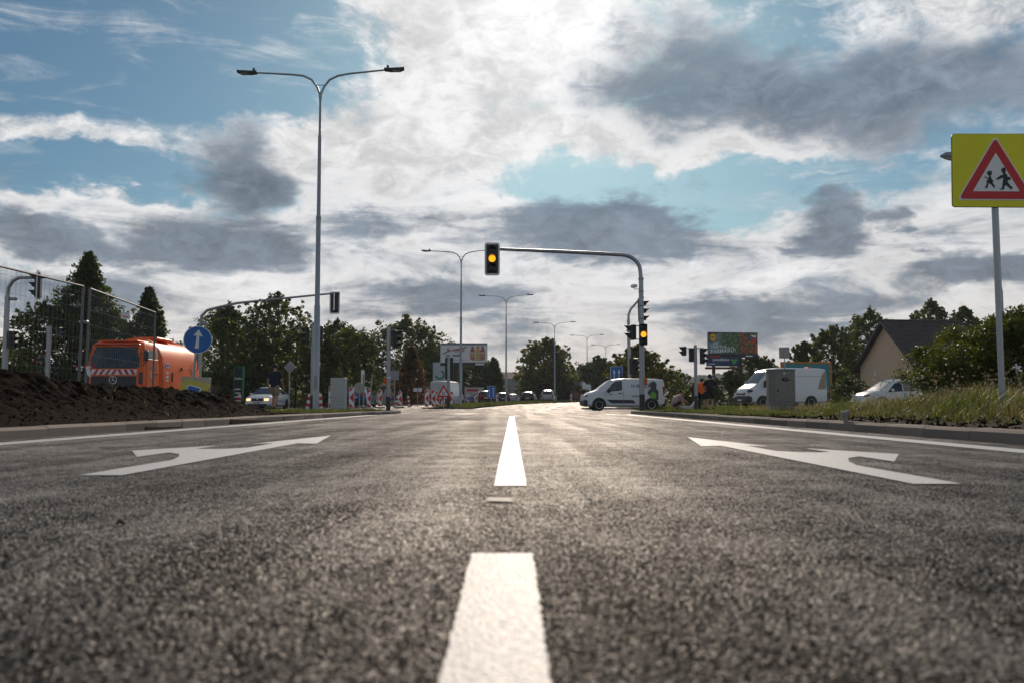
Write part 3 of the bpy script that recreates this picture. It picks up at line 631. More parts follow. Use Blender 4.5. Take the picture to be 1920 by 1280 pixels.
# yellow board and its grey backing leaning at the foot of the post
Y = 23.6; x0, z0 = at(366, 722, Y); t = thing('road_sign', 'yellow board with blue panel leaning half buried in the soil', 'road sign', (x0, Y, z0 - .1))
M = Matrix.Rotation(R(8), 4, 'Y') @ Matrix.Rotation(R(-12), 4, 'X'); sh = [(-.36, .17), (-.28, .26), (.30, .20), (.36, .14), (.14, -.5), (-.52, -.5)]
plate(t, 'sign_board', sh, YELD, M, .02); plate(t, 'blue_panel', [(-.20, .10), (.16, .06), (.06, -.4), (-.30, -.4)], SWHITE, M @ T((0, -.005, 0)), .005); plate(t, 'blue_panel', [(-.18, .08), (.13, .04), (.03, -.4), (-.28, -.4)], SBLUE, M @ T((0, -.010, 0)), .005)
Y = 24.3; x0, z0 = at(367, 722, Y); t = thing('road_sign', 'grey back of a rounded board behind the yellow board', 'road sign', (x0, Y, z0)); plate(t, 'sign_board', rrect(.80, .62, .06, 0, -.08), BEIGE, Matrix.Rotation(R(2), 4, 'Y'), .02); MB().box((0, -.02, -.02), (.7, .02, .04)).build('stiffener', GREY, t)
# no-lorry sign at far left
Y = 50.0; X, _ = at(76, 740, Y); t = thing('road_sign', 'round red bordered sign with black lorry and plate below', 'road sign', (X, Y, 0)); signpost(t, at(0, 665, Y)[1])
M = T((0, -.05, at(0, 673, Y)[1])) @ RZ(R(38)); plate(t, 'sign_disc', circle(.36, 30), SRED, M); plate(t, 'white_disc', circle(.26, 30), SWHITE, M @ T((0, -.006, 0)), .006); plate(t, 'lorry_symbol', [(-.17, -.09), (-.17, .02), (-.10, .07), (-.06, .07), (-.06, .10), (.18, .10), (.18, -.09)], BLACK, M @ T((0, -.012, 0)), .006)
plate(t, 'supplementary_plate', rrect(.42, .26, .03, 0, -.58), SWHITE, M); plate(t, 'plate_text_line', rrect(.3, .06, .01, 0, -.54), BLACK, M @ T((0, -.005, 0)), .005)
# backs of signs
def backsign(px, py, Y, poly, m, label, rz=0, base=None):
    X, z = at(px, py, Y); zb = gz(Y) + .02; t = thing('road_sign', label, 'road sign', (X, Y, zb), rz); signpost(t, z - zb + .1, .03)
    plate(t, 'sign_back', [(u, v + z - zb) for u, v in poly], m, T((0, .04, 0)), .012); MB().box((0, .03, z - zb), (.05, .02, .3)).build('clamp', GREY, t); return t
backsign(543, 688, 52, [(0, .36), (-.36, 0), (0, -.36), (.36, 0)][::-1], GREY, 'grey back of a diamond sign right of the white car')
backsign(740, 703, 60, rrect(.55, .6, .04), GREY, 'square grey sign back beside the left island signal pole')
backsign(1471, 661, 48, rrect(.56, .6, .07), BEIGE, 'square beige sign back above the concrete cabinet')
backsign(682, 706, 46, rrect(.5, .7, .04), SWHITE, 'taller edge on sign among the barriers by the blue car', R(80)); backsign(696, 712, 50, rrect(.5, .6, .04), SWHITE, 'shorter edge on sign among the barriers by the blue car', R(-82))
backsign(674, 726, 58, circle(.36, 24), BEIGE, 'round sign back just above the roof of the blue car')
backsign(783, 730, 70, rrect(.65, .28, .03), SWHITE, 'small low direction sign under the reddish tree')
# roadworks triangle, two way panel, lane panel
Y = 54.0; X, z = at(832, 734, Y); t = thing('road_sign', 'red triangular warning sign standing among the striped barriers', 'road sign', (X, Y, .05)); signpost(t, z - .2, .03)
M = T((0, -.05, z - .1)); plate(t, 'red_triangle', tri(.42, .04), SRED, M); plate(t, 'white_triangle', tri(.27, .02), SWHITE, M @ T((0, -.006, 0)), .006)
for x in (-.06, .05): plate(t, 'arrow_symbol', [(x - .02, -.12), (x + .02, -.12), (x + .02, .08), (x - .02, .08)], BLACK, M @ T((0, -.012, 0)), .006)
Y = 72.0; X, z = at(921, 734.5, Y); t = thing('road_sign', 'tall blue panel with one arrow down and one arrow up', 'road sign', (X, Y, gz(Y))); zc = z - gz(Y); signpost(t, zc, .03)
plate(t, 'sign_panel', rrect(.64, 1.0, .03, 0, zc), SWHITE, T((0, -.05, 0))); plate(t, 'blue_face', rrect(.60, .96, .02, 0, zc), SBLUE, T((0, -.056, 0)), .006)
for s, x in ((-1, -.15), (1, .16)): plate(t, 'arrow', [(x + a, zc + s * b) for a, b in ((-.022, -.38), (.022, -.38), (.022, .26), (.07, .26), (0, .4), (-.07, .26), (-.022, .26))], SWHITE, T((0, -.062, 0)), .006)
Y = 76.0; X, z = at(1156, 703, Y); t = thing('road_sign', 'blue lane sign with white arrows behind the leafy tree', 'road sign', (X, Y, gz(Y))); zc = z - gz(Y)
for x in (-.5, .5): MB().tube([(x, 0, 0), (x, 0, zc + .6)], .035, 8).build('post', GALV, t)
plate(t, 'sign_panel', rrect(1.0, 1.5, .05, 0, zc), SWHITE, T((0, -.05, 0))); plate(t, 'blue_face', rrect(.94, 1.44, .04, 0, zc), SBLUE, T((0, -.056, 0)), .006)
for x in (-.2, .2): plate(t, 'arrow', [(x + a, zc + b) for a, b in ((-.04, -.5), (.04, -.5), (.04, .2), (.12, .2), (0, .5), (-.12, .2), (-.04, .2))], SWHITE, T((0, -.062, 0)), .006)

# ------------------------------------------------------------------ striped barrier boards
def board(flip):
    t = thing('barrier_board', 'x', 'barrier'); w, h = .26, 1.02; s = -1 if flip else 1
    MB().box((0, .02, .04), (.62, .34, .08), bev=.02).build('rubber_foot', RUBBER, t)
    MB().prism(rrect(w, h, .035, 0, .12 + h / 2), .03).build('panel', SWHITE, t)
    i = .022; x0, x1 = -w / 2 + i, w / 2 - i; z0, z1 = .12 + i, .12 + h - i; c = (z0 + z1) / 2
    for p in ([(x0, z1), (x1, z1), (x0, z1 - .24)], [(x0, c), (x1, c + .26), (x1, c - .26)], [(x0, z0), (x1, z0), (x0, z0 + .24)]):
        MB().prism([(u * s, v) for u, v in p], .005, T((0, -.005, 0))).build('red_field', SRED, t)
    MB().tube([(0, .015, .12 + h), (0, .015, .24 + h)], .022, 8).build('handle', SWHITE, t)
    return t
protos = {}
def put_board(px, pyb, hpx, label, flip=False, rz=0):
    Y = 1.12 * FPX / hpx; X, z = at(px, pyb, Y)
    if flip not in protos: protos[flip] = o = board(flip)
    else: o = copy_tree(protos[flip])
    o.location = (X, Y, gz(Y) + (.06 if Y < 60 else 0.0) if Y < 80 else gz(Y) + .02); o.rotation_euler = (0, 0, rz); tag(o, label, 'barrier', 'red and white striped barrier boards'); return o
put_board(621, 764, 45, 'striped barrier board half hidden behind the white cabinet')
put_board(659, 765, 43, 'striped barrier board immediately right of the white cabinet')
put_board(692, 763, 37, 'striped barrier board in front of the blue car\'s right rear corner', rz=R(10))
put_board(712.5, 762, 33, 'striped barrier board just left of the island tip signal pole')
put_board(750, 762, 30, 'lone striped barrier board right of the island tip signal pole')
put_board(800.5, 764, 34, 'leftmost striped board of the cluster at the white van'); put_board(813, 764, 34.5, 'second striped board of the cluster at the white van')
put_board(820, 763, 31, 'striped board tucked behind the second board at the white van'); put_board(830.5, 763, 32, 'striped board pointing right under the triangular sign', True); put_board(846, 762, 30, 'rightmost striped board of the cluster, right of the slim pole', True)
for px, yb, h, l in ((877, 758, 21, 'striped board right of the second street lamp foot'), (893, 757, 21, 'striped board between second street lamp and blue arrow panel'), (932, 755, 18, 'striped board just right of the blue arrow panel'),
                     (954, 754, 17, 'striped board right of the third street lamp foot'), (980, 752, 17, 'striped board at the left rear of the black car'), (1003, 752, 16, 'striped board between the black car and the silver car'),
                     (1029, 751, 16, 'striped board in front of the silver car'), (1071, 750, 15, 'striped board in front of the far lorry'), (1090, 750, 14, 'farthest striped board beside the white van nose')): put_board(px, yb, h, l)
def delineator(px, pyb, Y, lean, label):
    X, _ = at(px, pyb, Y); t = thing('marker_post', label, 'marker post', (X, Y, gz(Y) + .05), 0, 'small striped marker posts'); t.rotation_euler = (0, R(lean), 0)
    MB().box((0, 0, .03), (.3, .25, .06), bev=.015).build('foot', RUBBER, t)
    for k in range(5): MB().box((0, 0, .06 + .15 * k + .075), (.14, .05, .149)).build('band', SRED if k % 2 else SWHITE, t)
delineator(575, 764, 42, 10, 'small leaning striped marker left of the nearest lamp foot'); delineator(603, 763, 42, -6, 'small striped marker right of the nearest lamp foot')
delineator(741, 758, 62, 12, 'small tilted striped marker behind the island signal pole'); delineator(768, 757, 66, -8, 'small striped marker left of the reddish tree trunk')
delineator(446, 762, 46, 6, 'small striped marker at the foot of the green totem')

# ------------------------------------------------------------------ construction fence
FGAL = mat('weathered_steel', (.17, .175, .18), .55, .5, .3, 9)
WIRE = mat('wire', (.20, .21, .22), .4, .6, .1)
def panel(A, B, H, zb, leanA, leanB, label):
    A, B = Vector((*A, zb)), Vector((*B, zb)); L = (B - A).length; t = thing('mesh_fence_panel', label, 'fence', A, math.atan2(B.y - A.y, B.x - A.x), 'mesh fence panels on the soil heap')
    p0, p1, q0, q1 = Vector((0, 0, 0)), Vector((leanA, 0, H)), Vector((L, 0, 0)), Vector((L + leanB, 0, H))
    for a, b in ((p0, p1), (q0, q1)): MB().tube([a, b], .019, 10).build('post', FGAL, t, True)
    for nm, a, b in (('top_rail', p1, q1), ('bottom_rail', p0 + Vector((0, 0, .12)), q0 + Vector((0, 0, .12)))): MB().tube([a, b], .016, 8).build(nm, FGAL, t, True)
    w = MB(); n = int(L / .11)
    for i in range(1, n): k = i / n; w.tube([p0.lerp(q0, k), p1.lerp(q1, k)], .0015, 4, False)
    for j in range(1, 9): k = j / 8.4; w.tube([p0.lerp(p1, k), q0.lerp(q1, k)], .0020, 4, False)
    w.build('wire_mesh', WIRE, t); return t
a2 = at(164, 720, 14.3)
panel((-6.98, 10.5), (at(147, 700, 14.1)[0], 14.1), 2.02, .18, 0, .06, 'mesh fence panel running out of frame at far left')
panel((at(160, 700, 14.35)[0], 14.35), (at(287, 700, 18.2)[0], 18.2), 2.02, .18, .09, .04, 'mesh fence panel in front of the orange lorry')
t = thing('fence_clamp', 'steel clamp joining the two mesh fence panels', 'clamp', (at(157, 604, 14.2)[0], 14.2, at(157, 604, 14.2)[1])); MB().box((0, 0, 0), (.14, .06, .05), bev=.01).build('jaw', GALV, t); MB().tube([(0, -.05, 0), (0, .05, 0)], .012, 6).build('bolt', GALV, t)
Y = 14.25; t = thing('barrier_tape', 'red and white tape tied to the fence posts', 'tape', (at(160, 687, Y)[0], Y, at(160, 687, Y)[1]))
for k in range(5): MB().add([(-.14 + .06 * k, -.03, .01), (-.08 + .06 * k, -.03, .012), (-.08 + .06 * k, -.032, -.02), (-.14 + .06 * k, -.031, -.02)], [(3, 2, 1, 0)]).build('band', SRED if k % 2 == 0 else SWHITE, t)
MB().add([(.02, -.034, 0), (.07, -.034, 0), (.12, -.045, -.1), (.11, -.05, -.17), (.05, -.045, -.12)], [(4, 3, 2, 1, 0)]).build('loose_end', SWHITE, t); MB().add([(.07, -.036, -.02), (.10, -.036, -.03), (.14, -.046, -.16), (.115, -.05, -.18)], [(3, 2, 1, 0)]).build('loose_end', SRED, t)
for x in (-.14,): pass
Y = 16.6; X, z = at(235, 592, Y); t = thing('fence_notice', 'small white notice hanging on the fence beside the tree', 'notice', (X, Y, z), R(84)); MB().box((0, 0, 0), (.30, .006, .13)).build('card', SWHITE, t); MB().box((0, .0, -.02), (.2, .008, .02)).build('text_line', SRED, t)

# ------------------------------------------------------------------ cabinets
Y = 36.0; X, _ = at(635, 740, Y); t = thing('utility_cabinet', 'pale grey slim cabinet with louvre lines beside the nearest lamp', 'cabinet', (X, Y, .1), R(-6)); W_, H_ = .58, 1.3
MB().box((0, 0, H_ / 2), (W_, .36, H_), bev=.012).build('body', mat('pale_grey_cabinet', (.50, .51, .49), .5, 0, .06), t)
for z in (.12, .24, .38, .52): MB().box((0, -.185, z), (W_ - .06, .012, .014)).build('louvre', GREY, t)
MB().box((0, -.184, .92), (W_ - .05, .01, .7)).build('door', mat('pale_grey_cabinet', (0, 0, 0)), t)
Y = 35.0; X, _ = at(1464, 740, Y); t = thing('utility_cabinet', 'grey concrete cabinet with a black graffiti scribble in front of the van', 'cabinet', (X, Y, .12), R(-3)); W_ = 1.0; H_ = at(0, 692, Y)[1] - .12
CAB = mat('stained_concrete', (.25, .23, .21), .9, 0, .35, 5, .5, 50)
MB().box((0, 0, H_ / 2 + .1), (W_, .45, H_ - .2), bev=.01).build('body', CAB, t); MB().box((0, 0, H_ - .02), (W_ + .04, .5, .05), bev=.01).build('lid', CAB, t); MB().box((.0, 0, .1), (W_ - .04, .42, .2)).build('plinth', CONC, t)
dd = MB().box((.10, -.23, H_ / 2 + .14), (.74, .02, H_ - .42), bev=.004).build('door', mat('cabinet_door', (.27, .25, .22), .85, 0, .4, 8, .3, 60), t); MB().box((-.17, -.245, H_ * .48), (.05, .02, .09)).build('lock', BLACK, dd)
gf = MB(); r = random.Random(4)
for k in range(9): a0 = r.uniform(0, 6.28); gf.tube([(.13 + (.05 + .10 * j / 5) * math.cos(a0 + j * .9), -.246, H_ * .76 + (.03 + .05 * j / 5) * math.sin(a0 + j * .9)) for j in range(6)], .008, 4)
gf.tube([(-.05 + .06 * j, -.246, H_ * .74 + .02 * math.sin(j * 2.1)) for j in range(8)], .007, 4); gf.build('graffiti', BLACK, dd)
MB().box((.09, -.243, H_ * .90), (.07, .01, .06)).build('sticker', SWHITE, dd)
Y = 12.4; X, z = at(1584, 745, Y); t = thing('ground_marker', 'small grey weathered marker stub in the long grass', 'marker', (X, Y, .12)); MB().tube([(0, 0, 0), (0, 0, .10)], .035, 10).build('stem', CONC, t, True); MB().tube([(-.05, 0, .10), (.05, 0, .125)], .04, 10).build('head', CONC, t, True)
Y = 36.0; X, z = at(682, 764, Y); t = thing('ground_marker', 'small pale capped stub on the left island', 'marker', (X, Y, .15)); MB().tube([(0, 0, 0), (0, 0, .12)], .05, 10).build('stem', CONC, t, True); MB().tube([(0, 0, .12), (0, 0, .16)], .065, 10).build('cap', SWHITE, t, True)
# ------------------------------------------------------------------ vehicles
def lerp_st(st, x):
    st = sorted(st)
    if x <= st[0][0]: return st[0]
    for a, b in zip(st, st[1:]):
        if a[0] <= x <= b[0]:
            k = (x - a[0]) / (b[0] - a[0]) if b[0] > a[0] else 0; return tuple(p + (q - p) * k for p, q in zip(a, b))
    return st[-1]
def half(s):
    x, zb, zbelt, ztop, wl, wb, wt = s; hh = ztop - zbelt; e = min(.07, hh * .5)
    return [(0, zb), (wl * .88, zb), (wl, zb + .10), (wl * 1.01, (zb + zbelt) * .5), (wb, zbelt - .04), (wb - .015, zbelt), (wt, ztop - e), (wt - .07, ztop - e * .28), (wt - .22, ztop), (0, ztop + .015)]
def make_wheel(t, x, y, r, w, rim, out):
    wh = MB().tube([(x, y - w / 2, r), (x, y - w / 2 + .02, r), (x, y + w / 2 - .02, r), (x, y + w / 2, r)], [r * .93, r, r, r * .93], 24).build('wheel', RUBBER, t, True)
    yo = y + out * (w / 2 + .004)
    m = MB(); ring = circle(r * .66, 20, x, r); m.add([(u, yo, v) for u, v in ring] + [(x, yo - out * .03, r)], [(j, (j + 1) % 20, 20) if out < 0 else ((j + 1) % 20, j, 20) for j in range(20)]); m.build('rim', rim, wh)
    for k in range(5):
        a = 2 * math.pi * k / 5; MB().tube([(x + r * .3 * math.cos(a), yo + out * .004, r + r * .3 * math.sin(a)), (x + r * .5 * math.cos(a), yo + out * .004, r + r * .5 * math.sin(a))], r * .085, 6).build('rim_opening', BLACK, wh)
    MB().tube([(x, yo - .01, r), (x, yo + out * .015, r)], r * .14, 10).build('hub_cap', BLACK, wh)
def vehicle(name, label, cat, loc, rz, st, paint, wheels, glass_side, glass_top, front=None, rear=None, r=.31, rim=CHROME, low=None, group=None, arch=True):
    t = thing(name, label, cat, loc, rz, group); m = MB(); n = None; rings = []
    xs = sorted(set([s[0] for s in st])); fine = []
    for a, b in zip(xs, xs[1:]): fine += [a + (b - a) * k / 3 for k in range(3)]
    fine.append(xs[-1])
    vs = []
    for x in fine:
        h = half(lerp_st(st, x)); ring = [(x, -y, z) for y, z in h] + [(x, y, z) for y, z in h[-2:0:-1]]; n = len(ring); vs += ring
    fs = [(k * n + i, k * n + (i + 1) % n, (k + 1) * n + (i + 1) % n, (k + 1) * n + i) for k in range(len(fine) - 1) for i in range(n)]
    fs += [tuple(range(n - 1, -1, -1)), tuple(range((len(fine) - 1) * n, len(fine) * n))]
    body = m.add(vs, [f[::-1] for f in fs]).build('body', paint, t, True)
    def side(x, tt, s, off=.008):
        q = half(lerp_st(st, x)); (y0, z0), (y1, z1) = q[5], q[6]; return (x, s * (y0 + (y1 - y0) * tt + off), z0 + (z1 - z0) * tt)
    for poly in glass_side:
        for s in (-1, 1):
            pts = [side(x, tt, s) for x, tt in poly]; MB().add(pts, [tuple(range(len(pts))) if s < 0 else tuple(range(len(pts) - 1, -1, -1))]).build('side_window', GLASS, t)
    for x0, x1, nme in glass_top:
        g = MB(); k = 8; pts = []
        for i in range(k + 1):
            x = x0 + (x1 - x0) * i / k; s_ = lerp_st(st, x); w = s_[6] - .09
            dzx = (lerp_st(st, x + .02)[3] - lerp_st(st, x - .02)[3]) / .04; nl = math.hypot(dzx, 1); ox, oz = -dzx / nl * .012, .012 / nl
            for j in range(7): y = -w + 2 * w * j / 6; pts.append((x + ox, y, s_[3] + oz + .014 * (1 - (y / w) ** 2) - .004))
        g.add(pts, [(i * 7 + j, i * 7 + j + 1, i * 7 + 8 + j, i * 7 + 7 + j) if x1 < x0 else (i * 7 + 7 + j, i * 7 + 8 + j, i * 7 + j + 1, i * 7 + j) for i in range(k) for j in range(6)]); g.build(nme, GLASS, t, True)
    for x, in [(w_,) for w_ in wheels]:
        for s in (-1, 1):
            w = half(lerp_st(st, x))[2][0]
            if arch:
                a = circle(r + .075, 18, x, r, 0, math.pi); a = a + [(x - r - .06, lerp_st(st, x)[1] + .01), (x + r + .06, lerp_st(st, x)[1] + .01)]
                MB().add([(u, s * (w + .013), v) for u, v in a], [tuple(range(len(a))) if s < 0 else tuple(range(len(a) - 1, -1, -1))]).build('wheel_arch', BLACK, t)
            make_wheel(t, x, s * (w - .075), r, .2, rim, s)
    for o in (front or []) + (rear or []): o(t)
    return t
def bx(name, c, d, m, bev=.02): return lambda t: MB().box(c, d, bev=bev).build(name, m, t)
def both(name, c, d, m, bev=.02):
    def f(t):
        for s in (-1, 1): MB().box((c[0], s * c[1], c[2]), d, bev=bev).build(name, m, t)
    return f
def quad(name, pts, m): return lambda t: MB().add(pts, [tuple(range(len(pts)))]).build(name, m, t)
def sidequad(name, pts, m):
    def f(t):
        for s in (-1, 1): MB().add([(x, s * y, z) for x, y, z in pts], [tuple(range(len(pts))) if s < 0 else tuple(range(len(pts)))[::-1]]).build(name, m, t)
    return f
def lettering(s, size, m, x, y, z, side=1, name='lettering', xs=1.0):   # on the left side (y>0), read from outside
    def f(t): text(name, s, size, m, t, T((x, y, z)) @ RZ(math.pi if side > 0 else 0), .002, xs=xs)
    return f
PLATE = mat('number_plate', (.7, .7, .66), .5, 0, .05)
#        x, zb, zbelt, ztop, wl, wb, wt
def sedan_st(L=4.5, W=.87, H=1.44, hood=.86):
    h = L / 2; return [(-h, .42, .80, .90, W * .86, W * .84, W * .70), (-h + .1, .28, .90, 1.00, W * .95, W * .92, W * .76), (-h + .55, .20, .94, 1.06, W, W * .97, W * .78), (-h + 1.3, .19, .94, H - .05, W, W * .98, W * .68), (-h + 1.9, .19, .93, H, W, W * .98, W * .68),
                      (h - 2.3, .19, .92, H - .01, W, W * .98, W * .68), (h - 1.95, .19, .92, H - .08, W, W * .98, W * .69), (h - 1.15, .19, hood + .02, hood + .09, W, W * .97, W * .84), (h - .35, .20, hood - .10, hood - .03, W * .98, W * .92, W * .80), (h - .06, .22, hood - .20, hood - .14, W * .9, W * .85, W * .72), (h, .32, hood - .30, hood - .24, W * .82, W * .80, W * .66)]
def hatch_st(L=4.2, W=.87, H=1.5):
    h = L / 2; s = [q for q in sedan_st(L, W, H, .92) if q[0] > -h + 1.5]
    return [(-h, .40, .92, 1.02, W * .9, W * .88, W * .78), (-h + .08, .26, .95, 1.12, W * .97, W * .94, W * .78), (-h + .42, .20, .96, H - .10, W, W * .98, W * .68), (-h + .75, .19, .95, H - .02, W, W * .98, W * .68)] + s
# white saloon facing us behind the walking man
Y = 57.0; X, _ = at(484, 740, Y); hl = 4.5 / 2
oct_ = vehicle('parked_car', 'white liftback car facing us with lit headlamps behind the walking man', 'car', (X + .1, Y + 2, gz(Y)), R(-92), sedan_st(), WHITE, (1.35, -1.2),
        [[(.62, .08), (.28, .88), (-.25, .92), (-.25, .08)], [(-.32, .08), (-.32, .92), (-.75, .9), (-1.35, .1)]], [(1.12, .34, 'windscreen'), (-1.6, -1.0, 'rear_window')],
        [bx('grille', (hl - .02, 0, .60), (.08, .72, .17), mat('grille_blue_black', (.01, .012, .03), .3, 0, .1)), both('headlamp', (hl - .10, .56, .60), (.22, .30, .17), HEADL, .03), bx('bumper', (hl - .04, 0, .36), (.18, 1.46, .2), WHITE, .05), bx('air_intake', (hl + .05, 0, .29), (.02, 1.2, .1), BLACK),
         bx('number_plate', (hl + .055, 0, .42), (.02, .5, .11), PLATE, .004), lambda t: text('plate_number', '3B2 0558', .10, BLACK, t, T((hl + .067, -.22, .385)) @ RZ(R(90)), .001), lambda t: MB().tube([(hl + .02, 0, .66), (hl + .035, 0, .66)], .05, 12).build('badge', CHROME, t),
         both('door_mirror', (.62, .93, .98), (.12, .2, .13), WHITE, .04), sidequad('door_seam', [(-.28, .90, .25), (-.26, .90, .25), (-.26, .892, .9), (-.28, .892, .9)], BLACK), both('fog_lamp', (hl + .04, .55, .30), (.03, .14, .07), LENS, .01), sidequad('rub_strip', [(1.0, .905, .50), (1.0, .905, .56), (-.9, .905, .56), (-.9, .905, .50)], GREY)])
# blue hatchback seen from behind
Y = 66.0; X, _ = at(675, 740, Y); hr = -2.1
BLUEP = mat('blue_car_paint', (.008, .085, .24), .25, 0, .08, 2, coat=.6)
def rear_kit(h, W, zl, roof, lampm=REDL, wiper=True, glass=None):
    k = [both('tail_lamp', (h + .03, W * .76, zl), (.12, .2, .34), lampm, .03), bx('bumper', (h - .0, 0, .42), (.18, W * 1.85, .24), DARKP, .05), bx('number_plate', (h - .05, 0, .74), (.06, .5, .11), PLATE, .004)]
    if glass: k.append(quad('rear_glass', [(h + glass[0], -W * .62, glass[1]), (h + glass[2], -W * .54, glass[3]), (h + glass[2], W * .54, glass[3]), (h + glass[0], W * .62, glass[1])][::-1], GLASS))
    return k
vehicle('parked_car', 'blue hatchback seen from behind between the striped boards', 'car', (X, Y, gz(Y)), R(88), hatch_st(), BLUEP, (1.3, -1.25), [[(.55, .08), (.2, .88), (-.3, .92), (-.3, .08)], [(-.36, .08), (-.36, .92), (-1.0, .88), (-1.3, .12)]], [(1.0, .22, 'windscreen'), (-2.0, -1.72, 'rear_window')],
        rear_kit(hr, .87, .92, 1.5) + [both('door_mirror', (.55, .93, 1.0), (.12, .2, .13), BLUEP, .04)])
# small white delivery van side on
Y = 52.0; xa, _ = at(1091, 740, Y); xb, _ = at(1241, 740, Y); L = xb - xa; h = L / 2; W = .92; H = 1.80
van_st = [(-h, .42, 1.10, 1.60, W * .92, W * .90, W * .76), (-h + .06, .30, 1.12, H - .05, W * .98, W * .96, W * .80), (-h + .5, .22, 1.12, H, W, W * .98, W * .82), (h - 2.3, .21, 1.10, H + .02, W, W * .98, W * .80), (h - 1.75, .21, 1.08, H - .03, W, W * .98, W * .76), (h - 1.45, .21, 1.06, H - .14, W, W * .97, W * .76), (h - .85, .21, 1.00, 1.22, W, W * .96, W * .84), (h - .70, .21, .98, 1.14, W, W * .95, W * .84), (h - .3, .22, .88, 1.02, W * .97, W * .92, W * .8), (h - .05, .25, .76, .86, W * .90, W * .86, W * .7), (h, .34, .55, .66, W * .84, W * .8, W * .62)]
vs_ = [bx('bumper', (h - .12, 0, .46), (.32, 1.74, .42), DARKP, .1), both('headlamp', (h - .20, .62, .80), (.3, .34, .17), LENS, .05), both('door_mirror', (h - 1.35, 1.03, 1.12), (.16, .22, .24), BLACK, .05),
       sidequad('door_moulding', [(h - 1.52, .938, .42), (h - 1.25, .94, .62), (h - 2.75, .945, .60), (h - 2.9, .94, .42)], DARKP), sidequad('door_seam', [(h - 2.22, .948, .35), (h - 2.20, .948, .35), (h - 2.20, .93, 1.1), (h - 2.22, .93, 1.1)], GREY), sidequad('door_seam', [(h - 1.14, .948, .4), (h - 1.13, .948, .4), (h - 1.13, .93, 1.0), (h - 1.14, .93, 1.0)], GREY),
       both('door_handle', (h - 2.02, .945, .98), (.2, .03, .05), BLACK, .01), bx('bumper', (-h + .05, 0, .42), (.22, 1.78, .34), DARKP, .06), both('tail_lamp', (-h + .07, .84, 1.05), (.1, .12, .62), REDL, .02),
       lettering('VESELÝ', .25, BLACK, h - 2.92, .955, 1.30), lettering('www.vesely', .14, BLACK, h - 2.70, .968, .78), lettering('1', .24, GREENS, h - 2.60, .955, 1.32), lettering('6', .24, GREENS, h - 2.72, .955, 1.32), lettering('VESELÝ', .07, BLACK, h - 1.36, .962, .90),
       lambda t: MB().add([(-h + .66, .957, .95), (-h + .9, .957, .85), (-h + 1.02, .957, 1.0), (-h + .95, .95, 1.14), (-h + .8, .94, 1.25), (-h + .88, .92, 1.42), (-h + .8, .90, 1.62), (-h + .6, .90, 1.66), (-h + .48, .92, 1.5), (-h + .52, .94, 1.25), (-h + .38, .95, 1.1), (-h + .4, .957, .62), (-h + .7, .957, .55)], [tuple(range(13))[::-1]]).build('side_print', mat('print_dark', (.05, .06, .055), .4, 0, .5, 9), t),
       lambda t: MB().add([(-h + .68 + .17 * math.cos(a), .962, .86 + .2 * math.sin(a)) for a in [k * .4 for k in range(16)]], [tuple(range(16))]).build('side_print', mat('print_green', (.16, .45, .05), .4, 0, .2), t)]
vehicle('delivery_van', 'small white delivery van with green and black lettering turning across the junction', 'van', ((xa + xb) / 2, Y, 0), R(180 + 4), van_st, WHITE, (h - .82, -h + .78), [[(h - 1.22, .04), (h - 1.62, .80), (h - 1.8, .9), (h - 2.15, .92), (h - 2.15, .12), (h - 2.0, .04)]], [(h - .88, h - 1.62, 'windscreen')], vs_, r=.33, rim=mat('rim_silver', (.45, .45, .46), .35, .6, .1))
# large white panel van on the right
Y = 58.0; xa, _ = at(1362, 740, Y); L, W, H = 5.6, 1.02, 2.52; h = L / 2
duc = [(-h, .5, 1.35, 2.3, W * .95, W * .95, W * .86), (-h + .06, .36, 1.36, H - .03, W, W, W * .9), (-h + .4, .3, 1.36, H, W, W, W * .92), (h - 2.3, .3, 1.34, H, W, W, W * .90), (h - 1.75, .3, 1.32, H - .1, W, W * .99, W * .84), (h - 1.45, .3, 1.3, H - .26, W, W * .98, W * .80), (h - .72, .3, 1.22, 1.52, W, W * .96, W * .84), (h - .55, .3, 1.18, 1.40, W * .99, W * .95, W * .84), (h - .2, .3, 1.02, 1.22, W * .96, W * .9, W * .78), (h - .03, .32, .86, 1.0, W * .9, W * .86, W * .7), (h, .4, .7, .8, W * .86, W * .82, W * .66)]
kit = [bx('bumper', (h - .13, 0, .56), (.42, 1.98, .44), DARKP, .1), bx('grille', (h - .02, 0, .90), (.12, 1.0, .14), BLACK, .03), bx('grille_bar', (h + .045, 0, .90), (.02, .9, .03), CHROME, .004), both('headlamp', (h - .22, .80, 1.05), (.36, .26, .2), LENS, .06), both('door_mirror', (h - 1.05, 1.16, 1.5), (.16, .2, .42), BLACK, .05),
       sidequad('rub_strip', [(h - 1.35, 1.042, .5), (h - 1.35, 1.042, .72), (h - 2.6, 1.042, .72), (h - 2.6, 1.042, .5)], DARKP), sidequad('door_seam', [(h - 1.98, 1.043, .4), (h - 1.96, 1.043, .4), (h - 1.96, 1.03, 1.34), (h - 1.98, 1.03, 1.34)], GREY), both('door_handle', (h - 1.80, 1.03, 1.18), (.16, .04, .26), BLACK, .03), bx('number_plate', (h + .08, 0, .5), (.02, .5, .11), PLATE, .004),
       sidequad('body_crease', [(h - 2.1, 1.0, 2.0), (h - 2.1, 1.0, 2.02), (-h + .2, .995, 2.02), (-h + .2, .995, 2.0)], GREY), bx('roof_beacon', (-h + .7, 0, H + .05), (.3, .5, .1), ORANGE, .03), sidequad('side_print', [(-h + .1, 1.0, 2.3), (-h + .1, 1.04, 1.2), (-h + .7, 1.04, 1.2), (-h + .5, 1.03, 1.7), (-h + .2, 1.0, 2.3)], mat('print_beige', (.35, .27, .2), .5, 0, .3, 5))]
